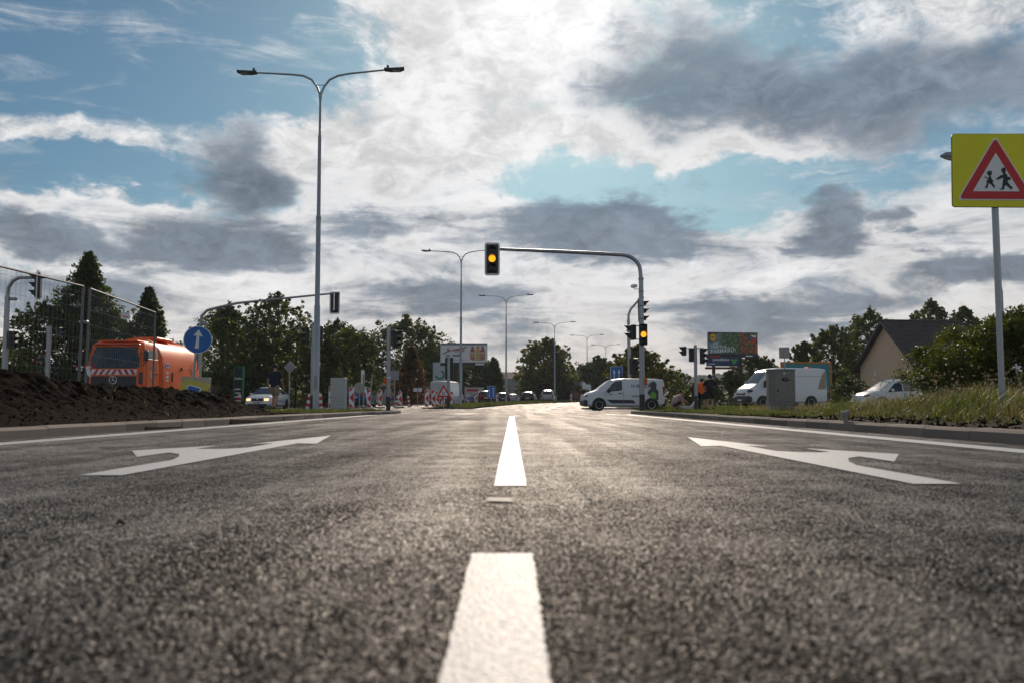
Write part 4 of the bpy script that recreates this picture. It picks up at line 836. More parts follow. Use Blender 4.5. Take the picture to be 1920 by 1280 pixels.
vehicle('panel_van', 'large white panel van parked behind the concrete cabinet', 'van', (xa + h * .95 + .75, Y, .12), R(180 + 16), duc, WHITE, (h - .95, -h + 1.2), [[(h - 1.02, .02), (h - 1.45, .72), (h - 1.6, .82), (h - 1.92, .84), (h - 1.92, .06)]], [(h - .76, h - 1.62, 'windscreen')], kit, r=.36, rim=mat('rim_silver', (0, 0, 0)))
# white minivan behind the long grass
Y = 52.0; xa, _ = at(1592, 740, Y); L, W, H = 4.9, .95, 1.72; h = L / 2; zbm = .0
mini = [(-h, .45, .98, 1.45, W * .93, W * .9, W * .74), (-h + .08, .3, 1.02, H - .06, W * .98, W * .95, W * .76), (-h + .5, .24, 1.02, H, W, W * .97, W * .78), (h - 2.2, .22, 1.0, H, W, W * .97, W * .76), (h - 1.8, .22, .99, H - .07, W, W * .97, W * .74), (h - .95, .22, .95, 1.12, W, W * .95, W * .84), (h - .35, .23, .84, .97, W * .97, W * .92, W * .8), (h - .05, .25, .72, .80, W * .9, W * .85, W * .7), (h, .36, .55, .62, W * .84, W * .8, W * .62)]
vehicle('minivan', 'white minivan in front of the house, lower half hidden by long grass', 'van', (xa + h + .35, Y, .05), R(180 + 9), mini, WHITE, (h - .9, -h + .95), [[(h - 1.28, .06), (h - 1.78, .86), (h - 2.2, .92), (h - 2.2, .06)], [(h - 2.26, .06), (h - 2.26, .92), (-h + 1.6, .92), (-h + 1.6, .06)], [(-h + 1.54, .06), (-h + 1.54, .92), (-h + .35, .88), (-h + .3, .1)]], [(h - 1.0, h - 1.85, 'windscreen')],
        [both('headlamp', (h - .18, .64, .78), (.3, .34, .16), LENS, .05), both('door_mirror', (h - 1.5, 1.05, 1.1), (.16, .2, .17), WHITE, .05), both('door_handle', (h - 2.35, .95, .92), (.18, .03, .04), GREY, .01), bx('bumper', (h - .08, 0, .42), (.22, 1.8, .3), WHITE, .08), bx('roof_rail', (-.3, .62, H + .03), (2.6, .04, .04), GREY, .01), bx('roof_rail', (-.3, -.62, H + .03), (2.6, .04, .04), GREY, .01)], r=.34)
# high roofed white van seen from behind beyond the barriers
Y = 88.0; X, _ = at(834, 740, Y); L, W, H = 5.6, 1.0, 2.55; h = L / 2
vehicle('panel_van', 'white high roofed van seen from behind beyond the barrier cluster', 'van', (X + .15, Y + 2, gz(Y) - .25), R(90 - 13), [(s[0], *s[1:]) for s in duc], WHITE, (h - .95, -h + 1.2), [[(h - 1.02, .02), (h - 1.45, .72), (h - 1.92, .84), (h - 1.92, .06)]], [(h - .76, h - 1.62, 'windscreen')],
        [bx('bumper', (-h + .0, 0, .5), (.2, 2.0, .22), DARKP, .05), both('tail_lamp', (-h + .0, .9, 1.1), (.1, .13, .5), REDL, .03), bx('door_seam', (-h - .002, 0, 1.5), (.02, .02, 1.7), GREY, .002), bx('number_plate', (-h - .02, -.4, .95), (.04, .5, .12), PLATE, .004), both('door_hinge', (-h - .01, .88, 1.9), (.03, .06, .1), GREY, .005), bx('lower_panel', (-h - .01, 0, .72), (.03, 1.5, .2), BLACK, .01)], r=.36)
# far traffic
def farcar(px, Y, paint, label, rz=90, L=4.4, W=.88, H=1.5, suv=False, zo=0, name='car'):
    X, _ = at(px, 740, Y); h = -L / 2; roof = H
    kit = rear_kit(h, W, .95, H) + [both('door_mirror', (L / 2 - 1.55, W + .06, 1.02), (.12, .18, .12), paint, .03)]
    return vehicle(name, label, 'car', (X, Y, gz(Y) + zo), R(rz), hatch_st(L, W, H), paint, (L / 2 - .85, -L / 2 + .85), [[(.5, .08), (.2, .88), (-.3, .92), (-.3, .08)], [(-.36, .08), (-.36, .92), (-1.1, .88), (-1.4, .12)]], [(1.0, .25, 'windscreen'), (-L / 2 + .10, -L / 2 + .38, 'rear_window')], kit, group='cars on the far carriageway', r=.34)
SILVER = mat('silver_paint', (.46, .47, .48), .3, .5, .06, coat=.5); BLKP = mat('black_car_paint', (.012, .013, .015), .2, 0, .1, coat=.6); DBLUE = mat('dark_blue_paint', (.01, .03, .06), .25, 0, .1, coat=.5); REDP2 = mat('dark_red_paint', (.12, .012, .02), .25, 0, .1, coat=.5)
farcar(992, 108, BLKP, 'black estate car driving away left of the silver car', 84, 4.6, .9, 1.5, zo=-.15)
farcar(1029, 118, SILVER, 'silver off road car driving away in front of the round tree', 82, 4.6, .93, 1.75, zo=-.12)
farcar(962, 125, WHITE, 'small white car far off right of the third street lamp', 85, 4.2, .87, 1.45, zo=-.3)
farcar(941, 112, DBLUE, 'dark blue car far off left of the third street lamp', 95, 4.3, .87, 1.5, zo=-.2)
farcar(907, 96, REDP2, 'dark red car partly behind the blue arrow panel', 100, 4.3, .88, 1.5, zo=-.1)
farcar(1017, 150, DBLUE, 'dark car parked beyond the black estate car', 100, 4.3, .88, 1.5, zo=-.2)
# lorry with brown load far up the road
Y = 140.0; X, _ = at(1078, 740, Y); t = thing('lorry', 'far white cabbed lorry with a rust brown trailer', 'lorry', (X, Y, gz(Y) - .1), R(60))
BROWN = mat('rust_brown', (.16, .055, .03), .7, 0, .35, 4); c_ = MB().box((2.6, 0, 1.7), (1.8, 2.3, 2.2), bev=.12).build('cab', WHITE, t); MB().box((3.5, 0, 2.1), (.06, 2.0, .8)).build('windscreen', GLASS, t)
MB().box((-.9, 0, 1.2), (5, 2.4, 1.1), bev=.05).build('trailer', BROWN, t); MB().box((-.9, 0, .62), (6.5, .9, .2)).build('chassis', BLACK, t); MB().box((.9, 0, 2.3), (1.0, 2.3, 1.6), bev=.08).build('body_box', WHITE, t)
for x in (2.7, -1.2, -2.4):
    for s in (-1, 1): make_wheel(t, x, s * 1.05, .48, .3, GREY, s)

# ------------------------------------------------------------------ orange tanker lorry
Y0 = 37.0; xr = at(267, 700, Y0)[0]; t = thing('tanker_lorry', 'orange municipal tanker lorry facing us behind the soil heap', 'lorry', (xr - 1.16, Y0 + 3.45, 0), R(-90))
F = 3.45
cab = MB(); cs = [(F, .62, 1.16, 1.06), (F, 1.62, 1.17, 1.06), (F - .03, 1.80, 1.17, 1.05), (F - .24, 2.72, 1.08, .95), (F - .34, 2.86, 1.02, .9), (F - .6, 2.93, .96, .86)]
vs = []
for x, z, w, _ in cs:   # ring: front-left .. back
    vs += [(x - .10, -w, z), (x, -w + .14, z), (x + .03, 0, z), (x, w - .14, z), (x - .10, w, z), (F - 1.72, w, z), (F - 1.72, -w, z)]
fs = [(k * 7 + i, k * 7 + (i + 1) % 7, k * 7 + 7 + (i + 1) % 7, k * 7 + 7 + i) for k in range(len(cs) - 1) for i in range(7)] + [tuple(range(6, -1, -1)), tuple(range(35, 42))]
cabo = cab.add(vs, fs).build('cab', ORANGE, t, True)
def cabx(z, y):
    for a, b in zip(cs, cs[1:]):
        if a[1] <= z <= b[1]:
            k = (z - a[1]) / (b[1] - a[1]); x = a[0] + (b[0] - a[0]) * k; w = a[2] + (b[2] - a[2]) * k; ay = abs(y)
            return x + .03 * (1 - ay / (w - .14)) if ay < w - .14 else x - .10 * (ay - w + .14) / .14
    return cs[-1][0]
def cabpatch(name, z0, z1, ya, yb, m, par, off=.012, n=10, slant=0, rows=3):
    q = MB(); pts = []
    for i in range(rows + 1):
        z = z0 + (z1 - z0) * i / rows
        for j in range(n + 1): y = ya + (yb - ya) * j / n + slant * i / rows; pts.append((cabx(z, y) + off, y, z))
    return q.add(pts, [(i * (n + 1) + j, i * (n + 1) + j + 1, (i + 1) * (n + 1) + j + 1, (i + 1) * (n + 1) + j) for i in range(rows) for j in range(n)]).build(name, m, par, True)
ws = cabpatch('windscreen', 1.86, 2.66, -1.0, 1.0, GLASS, t)
cabpatch('windscreen_frame', 1.82, 2.70, -1.05, 1.05, BLACK, t, .007)
for k, y in enumerate((-.5, .35)): MB().tube([(cabx(1.88, y) + .03, y, 1.88), (cabx(2.25, y + .4) + .03, y + .45, 2.2)], .012, 5).build('wiper', BLACK, ws)
cabpatch('warning_strip', 1.56, 1.78, -.92, .92, SWHITE, t, .014)
for k in range(7):
    y = -.86 + .25 * k; sl = .12 if k < 3.5 else -.12; cabpatch('red_stripe', 1.565, 1.775, y + (0 if sl > 0 else .12), y + .13 + (0 if sl > 0 else .12), SRED, t, .020, 2, sl)
gr = cabpatch('grille', 1.08, 1.50, -.92, .92, BLACK, t, .015)
for z in (1.14, 1.22, 1.30, 1.38, 1.46): MB().box((F + .045, 0, z), (.02, 1.7, .018)).build('grille_slat', DARKP, gr)
ring = [(F + .075, .15 * math.cos(a), 1.34 + .15 * math.sin(a)) for a in [2 * math.pi * k / 24 for k in range(25)]]
em = MB().tube(ring, .014, 6, False); 
for k in range(3): a = R(90 + 120 * k); em.tube([(F + .075, 0, 1.34), (F + .075, .15 * math.cos(a), 1.34 + .15 * math.sin(a))], [.024, .006], 6)
em.build('emblem', CHROME, t)
MB().box((F - .02, 0, .84), (.26, 2.3, .40), bev=.06).build('bumper', ORANGE, t); MB().box((F + .115, 0, .84), (.01, 1.2, .2)).build('air_intake', BLACK, t)
for s in (-1, 1):
    MB().box((F + .08, s * .86, .86), (.09, .38, .22), bev=.03).build('headlamp', LENS, t)
    MB().tube([(F - .05, s * 1.12, 2.62), (F + .14, s * 1.30, 2.58), (F + .12, s * 1.32, 2.05), (F - .03, s * 1.18, 1.95)], .018, 6).build('mirror_arm', BLACK, t); MB().box((F + .10, s * 1.33, 2.32), (.10, .2, .44), bev=.03).build('mirror', BLACK, t)
    w = 1.17
    d = MB().box((F - .95, s * (w + .003), 1.45), (1.15, .03, 1.55), bev=.01).build('door', ORANGE, t)
    MB().add([(F - .42, s * (w + .022), 1.85), (F - .62, s * (w - .055), 2.6), (F - 1.45, s * (w - .055), 2.6), (F - 1.45, s * (w + .022), 1.85)], [(0, 1, 2, 3) if s < 0 else (3, 2, 1, 0)]).build('door_window', GLASS, d); MB().box((F - 1.35, s * (w + .03), 1.62), (.2, .03, .05)).build('door_handle', BLACK, d)
    MB().box((F - .95, s * (w + .022), 1.58), (.3, .004, .26)).build('door_sticker', SWHITE, d); MB().box((F - .95, s * (w + .026), 1.60), (.2, .004, .14)).build('door_sticker', GREENS, d)
    MB().box((F - .95, s * 1.12, .60), (.9, .2, .1), bev=.02).build('step', BLACK, t)
MB().box((F - .9, 0, 2.955), (1.2, 1.6, .06), bev=.02).build('roof_panel', ORANGE, t)
MB().tube([(F - .6, .55, 2.95), (F - .6, .55, 3.06), (F - .6, .55, 3.14)], [.07, .065, .03], 12).build('beacon', mat('beacon_orange', (.8, .12, .01), .2, 0, .1), t, True)
# tank body
MB().box((1.59, 0, 1.75), (.24, 2.1, 1.9)).build('cab_gap_shade', BLACK, t)  # black box filling the gap, painted shade between cab and tank
for s in (-1, 1): MB().box((F - .04, s * 1.07, 1.42), (.10, .16, .5), bev=.03).build('corner_deflector', DARKP, t)
MB().box((F - .30, 0, 2.80), (.34, 1.9, .05), bev=.02).build('sun_visor', mat('deep_orange', (.62, .07, .005), .4, 0, .1), t)
prof = [(-1.15, 1.05), (-1.15, 1.9), (-1.10, 2.35), (-.96, 2.72), (-.72, 2.98), (-.4, 3.14), (0, 3.19)]; prof = prof + [(-y, z) for y, z in prof[-2::-1]]
q = MB(); xsn = [(1.45, .94, .06), (1.38, 1.0, 0), (-3.2, 1.0, 0), (-3.4, .95, .05), (-3.45, .85, .12)]; vs = []
for x, k, dz in xsn: vs += [(x, y * k, 1.05 + (z - 1.05) * (1 - dz * .5)) for y, z in prof]
n = len(prof); fs = [(k * n + i, k * n + (i + 1) % n, k * n + n + (i + 1) % n, k * n + n + i)[::-1] for k in range(4) for i in range(n)] + [tuple(range(n)), tuple(range(5 * n - 1, 4 * n - 1, -1))]
tank = q.add(vs, [f[::-1] for f in fs]).build('tank', ORANGE, t, True)
arc = [(x_, y * 1.015, 1.05 + (z - 1.05) * 1.012) for x_ in (1.30, 1.12) for y, z in prof]
MB().add(arc, [(i, i + 1, n + i + 1, n + i) for i in range(n - 1)]).build('tank_band', mat('deep_orange', (.62, .07, .005), .4, 0, .1), tank, True)
for x, z, w_, h_, m in ((.75, 2.05, .35, .22, SWHITE), (.75, 1.72, .3, .08, SWHITE), (.75, 1.55, .3, .08, SWHITE), (.75, 1.40, .3, .08, SWHITE), (-2.6, 1.55, .6, .22, YELD), (-2.6, 1.24, .5, .13, SWHITE)): MB().box((x, 1.155, z), (w_, .012, h_)).build('sticker', m, tank)
MB().box((.75, 1.163, 2.05), (.25, .006, .1)).build('sticker_print', SBLUE, tank); MB().box((-2.6, 1.163, 1.55), (.4, .006, .1)).build('sticker_print', GREENS, tank); MB().box((-2.6, 1.163, 1.24), (.36, .006, .05)).build('sticker_print', SBLUE, tank)
MB().tube([(.2, 1.17, 1.35), (.2, 1.17, 1.75)], .03, 6).build('grab_handle', BLACK, tank); MB().tube([(-.9, 1.16, 1.95), (-.9, 1.2, 1.95)], .08, 10).build('cap', DARKP, tank)
MB().tube([(-2.9, 1.1, 2.45), (-2.9, 1.2, 2.4), (-2.9, 1.2, 2.0), (-2.9, 1.13, 1.95)], .025, 6).build('grab_handle', REDL, tank)
MB().box((-.2, .2, 3.22), (1.8, .9, .14), bev=.04).build('hatch', ORANGE, tank); MB().tube([(-1.2, .3, 3.3), (-3.0, .3, 3.15)], .05, 8).build('hose_pipe', ORANGE, tank)
MB().box((0, 0, .82), (6.4, .9, .28)).build('chassis', BLACK, t); MB().box((1.0, 1.0, .85), (.7, .25, .45), bev=.03).build('fuel_tank', DARKP, t); MB().box((-.9, 1.05, .75), (1.2, .12, .4), bev=.02).build('side_guard', GREY, t)
for x in (F - .98, -2.1):
    for s in (-1, 1):
        make_wheel(t, x, s * 1.0, .46, .3, GREY, s); a = circle(.56, 14, x, .46, 0, math.pi); MB().add([(u, s * 1.17, v) for u, v in a] + [(u, s * .8, v) for u, v in a], [(j, j + 1, 15 + j - 1 + 0, 14 + j) if False else (j, j + 1, 14 + j + 1, 14 + j) for j in range(13)]).build('mudguard', GREY if x > 0 else BLACK, t)
# ------------------------------------------------------------------ people
def skinmesh(name, verts, edges, radii, m, parent, sub=2, root=0):
    me = bpy.data.meshes.new(name); bm = bmesh.new(); lay = bm.verts.layers.skin.verify()
    vs = [bm.verts.new(v) for v in verts]
    for i, v in enumerate(vs): r = radii[i]; v[lay].radius = r if isinstance(r, tuple) else (r, r); v[lay].use_root = i == root
    for a, b in edges: bm.edges.new((vs[a], vs[b]))
    bm.to_mesh(me); bm.free(); me.materials.append(m); o = link(name, me, parent)
    s = o.modifiers.new('skin', 'SKIN'); s.use_smooth_shade = True
    if sub: u = o.modifiers.new('sub', 'SUBSURF'); u.levels = sub; u.render_levels = sub
    return o
HAIR = mat('brown_hair', (.03, .018, .011), .7, 0, .3, 30)
def person(label, loc, rz, J, shirt, shorts, shoes=None, hair=HAIR, sleeve=.5, short_to=.95, extra=None):
    """J: joint name -> (x,y,z), facing local -Y"""
    t = thing('person', label, 'person', loc, rz); V = lambda a: Vector(J[a]); L = lambda a, b, k: V(a).lerp(V(b), k)
    names = ['pelvis', 'belly', 'chest', 'neck', 'chin', 'head', 'crown']; P = [V(n) for n in names]; r = [(.15, .12), (.15, .125), (.165, .12), .062, .07, (.085, .10), .07]; Eg = [(i, i + 1) for i in range(6)]
    def chain(start, pts, rad):
        prev = start
        for p, q in zip(pts, rad): P.append(Vector(p)); r.append(q); Eg.append((prev, len(P) - 1)); prev = len(P) - 1
        return prev
    for s in 'lr':
        w = chain(2, [V(s + 'sho'), L(s + 'sho', s + 'elb', .5), V(s + 'elb'), L(s + 'elb', s + 'wri', .4), V(s + 'wri'), V(s + 'han')], [.062, .05, .042, .042, .028, .034])
        d = (V(s + 'han') - V(s + 'wri')).normalized(); sd = d.cross(Vector((0, 0, 1))); sd = sd.normalized() if sd.length > .1 else Vector((0, 1, 0)); cu = d.cross(sd) * .25
        for k, ln in zip((-1.5, -.5, .5, 1.5), (.055, .075, .08, .07)): b0 = V(s + 'han') + sd * k * .017; chain(w, [b0 + d * .03, b0 + d * (.03 + ln * .5) + cu * .02, b0 + d * (.02 + ln) + cu * .06], [.0095, .009, .008])
        chain(w - 1, [V(s + 'wri') + d * .03 + sd * .03, V(s + 'wri') + d * .07 + sd * .05], [.012, .010])
        chain(0, [V(s + 'hip'), L(s + 'hip', s + 'kne', .5), V(s + 'kne'), L(s + 'kne', s + 'ank', .35), V(s + 'ank'), V(s + 'ank') + Vector(J.get('toe', (0, -.12, -.06)))], [.10, .088, .062, .062, .042, .04])
    body = skinmesh('body', P, Eg, r, SKIN, t)
    # face and hair
    h = V('head'); f = (Vector(J.get('face', (0, -1, 0)))).normalized(); sd = f.cross(Vector((0, 0, 1))).normalized()
    fm = MB(); fm.tube([h + f * .085 + Vector((0, 0, .02)), h + f * .115 + Vector((0, 0, -.02)), h + f * .085 + Vector((0, 0, -.03))], [.008, .016, .012], 6)
    for s in (-1, 1): fm.tube([h + sd * s * .078 + Vector((0, 0, .025)), h + sd * s * .092, h + sd * s * .078 + Vector((0, 0, -.03))], [.01, .018, .008], 6)
    fm.build('face', SKIN, t, True)
    ey = MB()
    for s in (-1, 1): ey.box(h + f * .088 + sd * s * .033 + Vector((0, 0, .02)), (.02, .02, .012))
    ey.box(h + f * .088 + Vector((0, 0, -.06)), (.03, .02, .008)); ey.build('facial_feature', BLACK, t)
    hb = MB(); U = Vector((0, 0, 1)); vs = []; nn_ = 14
    for i in range(8):
        th = math.pi * i / 7
        for k in range(nn_):
            w = 2 * math.pi * k / nn_; d = sd * math.cos(w) * math.sin(th) + f * math.sin(w) * math.sin(th) + U * math.cos(th)
            rr = (.100, .112, .118); p = Vector((d.dot(sd) * rr[0], d.dot(f) * rr[1], d.z * rr[2]))
            if p.y > .03 and p.z < .045: p.y = min(p.y, .05)        # open face
            vs.append(h + Vector((0, 0, .035)) - f * .022 + sd * p.x + f * p.y + U * (p.z if p.z > -.075 else -.075))
    hb.add(vs, [(i * nn_ + k, i * nn_ + (k + 1) % nn_, (i + 1) * nn_ + (k + 1) % nn_, (i + 1) * nn_ + k)[::-1] for i in range(7) for k in range(nn_)]); hb.build('hair', hair, t, True)
    # clothing
    sv = [V('pelvis') - (V('belly') - V('pelvis')).normalized() * .16, V('belly'), V('chest'), V('neck') - Vector((0, 0, .02))]; sr = [(.21, .17), (.21, .17), (.205, .165), .115]; se = [(0, 1), (1, 2), (2, 3)]
    for s in 'lr':
        k0 = len(sv); sv += [V(s + 'sho'), L(s + 'sho', s + 'elb', .4), L(s + 'sho', s + 'elb', min(1, sleeve * 1.6))]; sr += [.095, .08, .072]; se += [(2, k0), (k0, k0 + 1), (k0 + 1, k0 + 2)]
        if sleeve > 1: sv += [L(s + 'elb', s + 'wri', .9)]; sr += [.055]; se += [(k0 + 2, k0 + 3)]
    skinmesh('shirt', sv, se, sr, shirt, t)
    pv = [V('pelvis') + (V('belly') - V('pelvis')).normalized() * .12, V('pelvis') - Vector((0, 0, .02))]; pr = [(.175, .14), (.18, .145)]; pe = [(0, 1)]
    for s in 'lr':
        k0 = len(pv); pv += [V(s + 'hip') - Vector((0, 0, .02)), L(s + 'hip', s + 'kne', .5), L(s + 'hip', s + 'kne', short_to)]; pr += [.125, .115, .108]; pe += [(1, k0), (k0, k0 + 1), (k0 + 1, k0 + 2)]
    skinmesh('shorts', pv, pe, pr, shorts, t)
    for s in 'lr':
        a = V(s + 'ank'); tv = Vector(J.get('toe', (0, -.12, -.06))); skinmesh('shoe', [a + Vector((0, .05, -.045)), a + tv * .5 + Vector((0, 0, -.02)), a + tv * 1.35 + Vector((0, 0, .01))], [(0, 1), (1, 2)], [.045, .048, .038], shoes or BLACK, t, 1)
    if extra: extra(t)
    return t
def standing(**k):
    J = dict(pelvis=(0, 0, .96), belly=(0, -.01, 1.12), chest=(0, 0, 1.34), neck=(0, .01, 1.52), chin=(0, -.01, 1.58), head=(0, -.015, 1.67), crown=(0, -.005, 1.75),
             lsho=(.20, 0, 1.43), lelb=(.27, .02, 1.14), lwri=(.27, -.06, .90), lhan=(.265, -.09, .82), rsho=(-.20, 0, 1.43), relb=(-.27, .02, 1.14), rwri=(-.27, -.06, .90), rhan=(-.265, -.09, .82),
             lhip=(.10, 0, .90), lkne=(.12, -.02, .50), lank=(.13, .03, .09), rhip=(-.10, 0, .90), rkne=(-.12, -.02, .50), rank=(-.13, .03, .09))
    J.update(k); return J
NAVY = mat('navy_cloth', (.012, .022, .045), .9, 0, .25, 14, .3, 60); KHAKI = mat('khaki_cloth', (.30, .24, .17), .9, 0, .15, 14, .3, 60); BLKC = mat('black_cloth', (.010, .010, .012), .9, 0, .3, 14, .3, 60)
HIVIS = mat('orange_cloth', (.95, .16, .015), .8, 0, .12, 14, .2, 60); PINKG = mat('grey_pink_cloth', (.36, .28, .28), .9, 0, .3, 7, .3, 60)
Y = 36.0; X, _ = at(515, 740, Y); zf = at(515, 767, Y)[1]
person('man in navy t-shirt and khaki shorts walking past the white car', (X, Y, zf), R(162), standing(lkne=(.13, -.16, .52), lank=(.14, -.06, .10), rkne=(-.12, .03, .50), rank=(-.14, .22, .12), lelb=(.28, .08, 1.15), lwri=(.27, .0, .90), lhan=(.265, -.04, .82), relb=(-.27, -.08, 1.15), rwri=(-.25, -.22, .95), rhan=(-.24, -.27, .88), head=(.02, -.03, 1.68), face=(.5, -1, 0), belly=(0, -.05, 1.12)), NAVY, KHAKI)
def tvcam(t):
    c = MB().box((-.14, -.16, 1.66), (.16, .48, .2), bev=.03).build('video_camera', BLACK, None); return c
Y = 47.0; X, _ = at(1331, 740, Y); zf = .10
person('person in black t-shirt and shorts shouldering a video camera, seen from behind', (X, Y, zf), R(160), standing(relb=(-.36, -.12, 1.25), rwri=(-.22, -.34, 1.50), rhan=(-.16, -.38, 1.56), lelb=(.33, -.02, 1.17), lwri=(.30, -.2, 1.05), lhan=(.28, -.26, 1.0), lank=(.16, .03, .09), rank=(-.16, .03, .09)), BLKC, BLKC, sleeve=.6, short_to=1.0)
tc_ = thing('video_camera', 'black shoulder video camera held by the person in black', 'camera', (X, Y, zf), R(160)); MB().box((-.20, -.12, 1.66), (.15, .46, .2), bev=.03).build('camera_body', BLACK, tc_); MB().tube([(-.20, -.35, 1.66), (-.20, -.52, 1.66)], [.06, .075], 12).build('lens', BLACK, tc_, True); MB().box((-.09, -.2, 1.74), (.06, .18, .06), bev=.01).build('viewfinder', DARKP, tc_); MB().tube([(-.2, .05, 1.77), (-.2, -.2, 1.80)], .018, 6).build('handle', DARKP, tc_); MB().box((-.2, .1, 1.60), (.12, .1, .16), bev=.01).build('battery', GREY, tc_)
Y = 48.4; X, _ = at(1316, 740, Y)
person('person in orange high visibility vest beside the person filming', (X, Y, .10), R(165), {k: (v[0], v[1], v[2] * .92) for k, v in standing(chest=(0, -.05, 1.33), neck=(0, -.08, 1.5), chin=(0, -.11, 1.55), head=(0, -.13, 1.64), crown=(0, -.12, 1.72), relb=(-.30, -.1, 1.15), rwri=(-.22, -.30, 1.1), rhan=(-.18, -.36, 1.12)).items()}, HIVIS, BLKC, short_to=.95)
Y = 47.0; X, _ = at(1267, 740, Y)
person('person in grey and pink shirt crouching on the pavement right of the delivery van', (X, Y, .07), R(100), dict(pelvis=(0, .12, .30), belly=(0, .05, .44), chest=(0, -.12, .62), neck=(0, -.24, .76), chin=(0, -.29, .80), head=(0, -.33, .88), crown=(0, -.33, .96), lsho=(.20, -.14, .70), lelb=(.24, -.36, .52), lwri=(.16, -.56, .44), lhan=(.14, -.62, .41), rsho=(-.20, -.14, .70), relb=(-.24, -.36, .50), rwri=(-.16, -.54, .40), rhan=(-.14, -.6, .37),
       lhip=(.10, .10, .28), lkne=(.17, -.32, .42), lank=(.14, -.02, .09), rhip=(-.10, .10, .28), rkne=(-.17, -.32, .40), rank=(-.14, -.02, .09), face=(0, -1, -.3)), PINKG, BLKC, short_to=.9)
Y = 46.9; X, _ = at(1291, 740, Y); t = thing('camera_tripod', 'white folded tripod and bag lying on the pavement beside the crouching person', 'tripod', (X, Y, .07))
MB().box((-.15, 0, .1), (.7, .3, .2), bev=.06).build('bag', mat('pale_cloth', (.5, .48, .45), .9, 0, .2), t); MB().tube([(.1, 0, .15), (.45, -.05, .62)], .04, 8).build('leg', SWHITE, t); MB().tube([(.12, .06, .12), (.5, .05, .58)], .03, 8).build('leg', SWHITE, t); MB().tube([(.0, .1, .1), (.48, .1, .55)], .03, 8).build('leg', GREY, t); MB().box((.52, 0, .28), (.22, .22, .5), bev=.04).build('case', mat('dark_bag', (.04, .02, .02), .8), t)

# ------------------------------------------------------------------ billboards and totems
Y = 100.0; (xa, zt), (xb, zl) = at(826, 643, Y), at(914, 679, Y); W_, H_ = xb - xa, zt - zl; g0 = gz(Y); t = thing('billboard', 'white billboard with three drink bottles and red lettering', 'billboard', ((xa + xb) / 2, Y, g0)); zc = (zt + zl) / 2 - g0
pb = MB().box((0, 0, zc), (W_, .25, H_), bev=.02).build('panel', SWHITE, t); MB().box((0, .02, zc - H_ / 2 - .22), (W_, .5, .32), bev=.02).build('walkway', DARKP, t); MB().box((W_ * .34, -.25, zc - H_ / 2 - .2), (W_ * .19, .04, .2)).build('name_plate', SWHITE, t)
for x in (-.9,): MB().tube([(x, .1, 0), (x, .1, zc - H_ / 2)], .22, 12).build('post', BLACK, t, True)
MB().box((0, -.135, zc + H_ * .44), (W_ * .98, .02, H_ * .1)).build('picture_strip', mat('print_grey_green', (.20, .24, .22), .6, 0, .5, 3), t)
sw_ = MB(); sw_.prism([(-W_ * .48, -.2), (-W_ * .42, .05), (-W_ * .3, .25), (-.3, .55), (.35, .72), (.35, .58), (-.2, .40), (-W_ * .33, .1), (-W_ * .4, -.12)], .02, T((0, -.14, zc))); sw_.build('picture_stroke', mat('print_pale_grey', (.36, .38, .38), .6, 0, .3, 4), t)
for k, (x, m) in enumerate(((.95, 'r'), (1.55, 'y'), (2.05, 'p'))):
    mm = {'r': mat('juice_red', (.48, .07, .06), .4, 0, .2), 'y': mat('juice_yellow', (.62, .42, .10), .4, 0, .2), 'p': mat('juice_pink', (.48, .12, .10), .4, 0, .2)}[m]; s = -.03 * (k % 2)
    b_ = MB().prism([(x - .24, zc - .72), (x + .24, zc - .72), (x + .25, zc + .25), (x + .12, zc + .48), (x + .12, zc + .58), (x - .12, zc + .58), (x - .12, zc + .48), (x - .25, zc + .25)], .02, T((0, -.145 + s * .3, 0))).build('bottle_picture', mm, t)
    MB().box((x, -.152 + s * .3, zc + .64), (.26, .02, .14)).build('bottle_cap', SRED, b_); MB().box((x, -.155 + s * .3, zc - .05), (.40, .01, .3)).build('bottle_label', mat('label_cream', (.6, .5, .3), .5, 0, .4, 12), b_); MB().box((x, -.158 + s * .3, zc - .38), (.26, .01, .26)).build('bottle_label', YELD, b_)
MB().box((1.5, -.14, zc - .78), (1.3, .02, .06)).build('bottle_shadow', SRED, t)
text('lettering', 'JE', .50, SRED, t, T((-1.9, -.17, zc + .1)), .006, xs=1.05); text('lettering', 'LEPŠÍ', .50, SRED, t, T((-1.1, -.17, zc + .1)), .006, xs=1.05); text('lettering', 'na', .46, DARKP, t, T((-2.0, -.17, zc - .42)), .006, xs=1.1); text('lettering', 'nudu', .46, DARKP, t, T((-1.25, -.17, zc - .42)), .006, xs=1.1); MB().box((-.9, -.135, zc - .8), (2.6, .01, .03)).build('rule_line', GREY, t)
# right billboard
Y = 80.0; (xa, zt), (xb, zl) = at(1326, 624, Y), at(1421, 663, Y); W_, H_ = (xb - xa) / .97, zt - zl; g0 = gz(Y); t = thing('billboard', 'large billboard with tomatoes, yellow round logo and small flag', 'billboard', ((xa + xb) / 2, Y, g0), R(9)); zc = (zt + zl) / 2 - g0
TOM = bpy.data.materials.new('tomato_print'); TOM.use_nodes = True; E.nt = TOM.node_tree; tb = TOM.node_tree.nodes['Principled BSDF']; to = TOM.node_tree.nodes.new('ShaderNodeTexCoord')
vv = TOM.node_tree.nodes.new('ShaderNodeTexVoronoi'); vv.inputs['Scale'].default_value = 4.2; E.nt.links.new(to.outputs['Object'], vv.inputs['Vector']); nn = noise(to.outputs['Object'], 1.1, 3)
sx = TOM.node_tree.nodes.new('ShaderNodeSeparateXYZ'); E.nt.links.new(to.outputs['Object'], sx.inputs[0])
isr = sstep(E(sx.outputs[0]) * .45 + (E(nn.outputs[0]) - .5) * 2.2 + .02, .0, .35); dd_ = sstep(E(vv.outputs['Distance']), .62, .30)
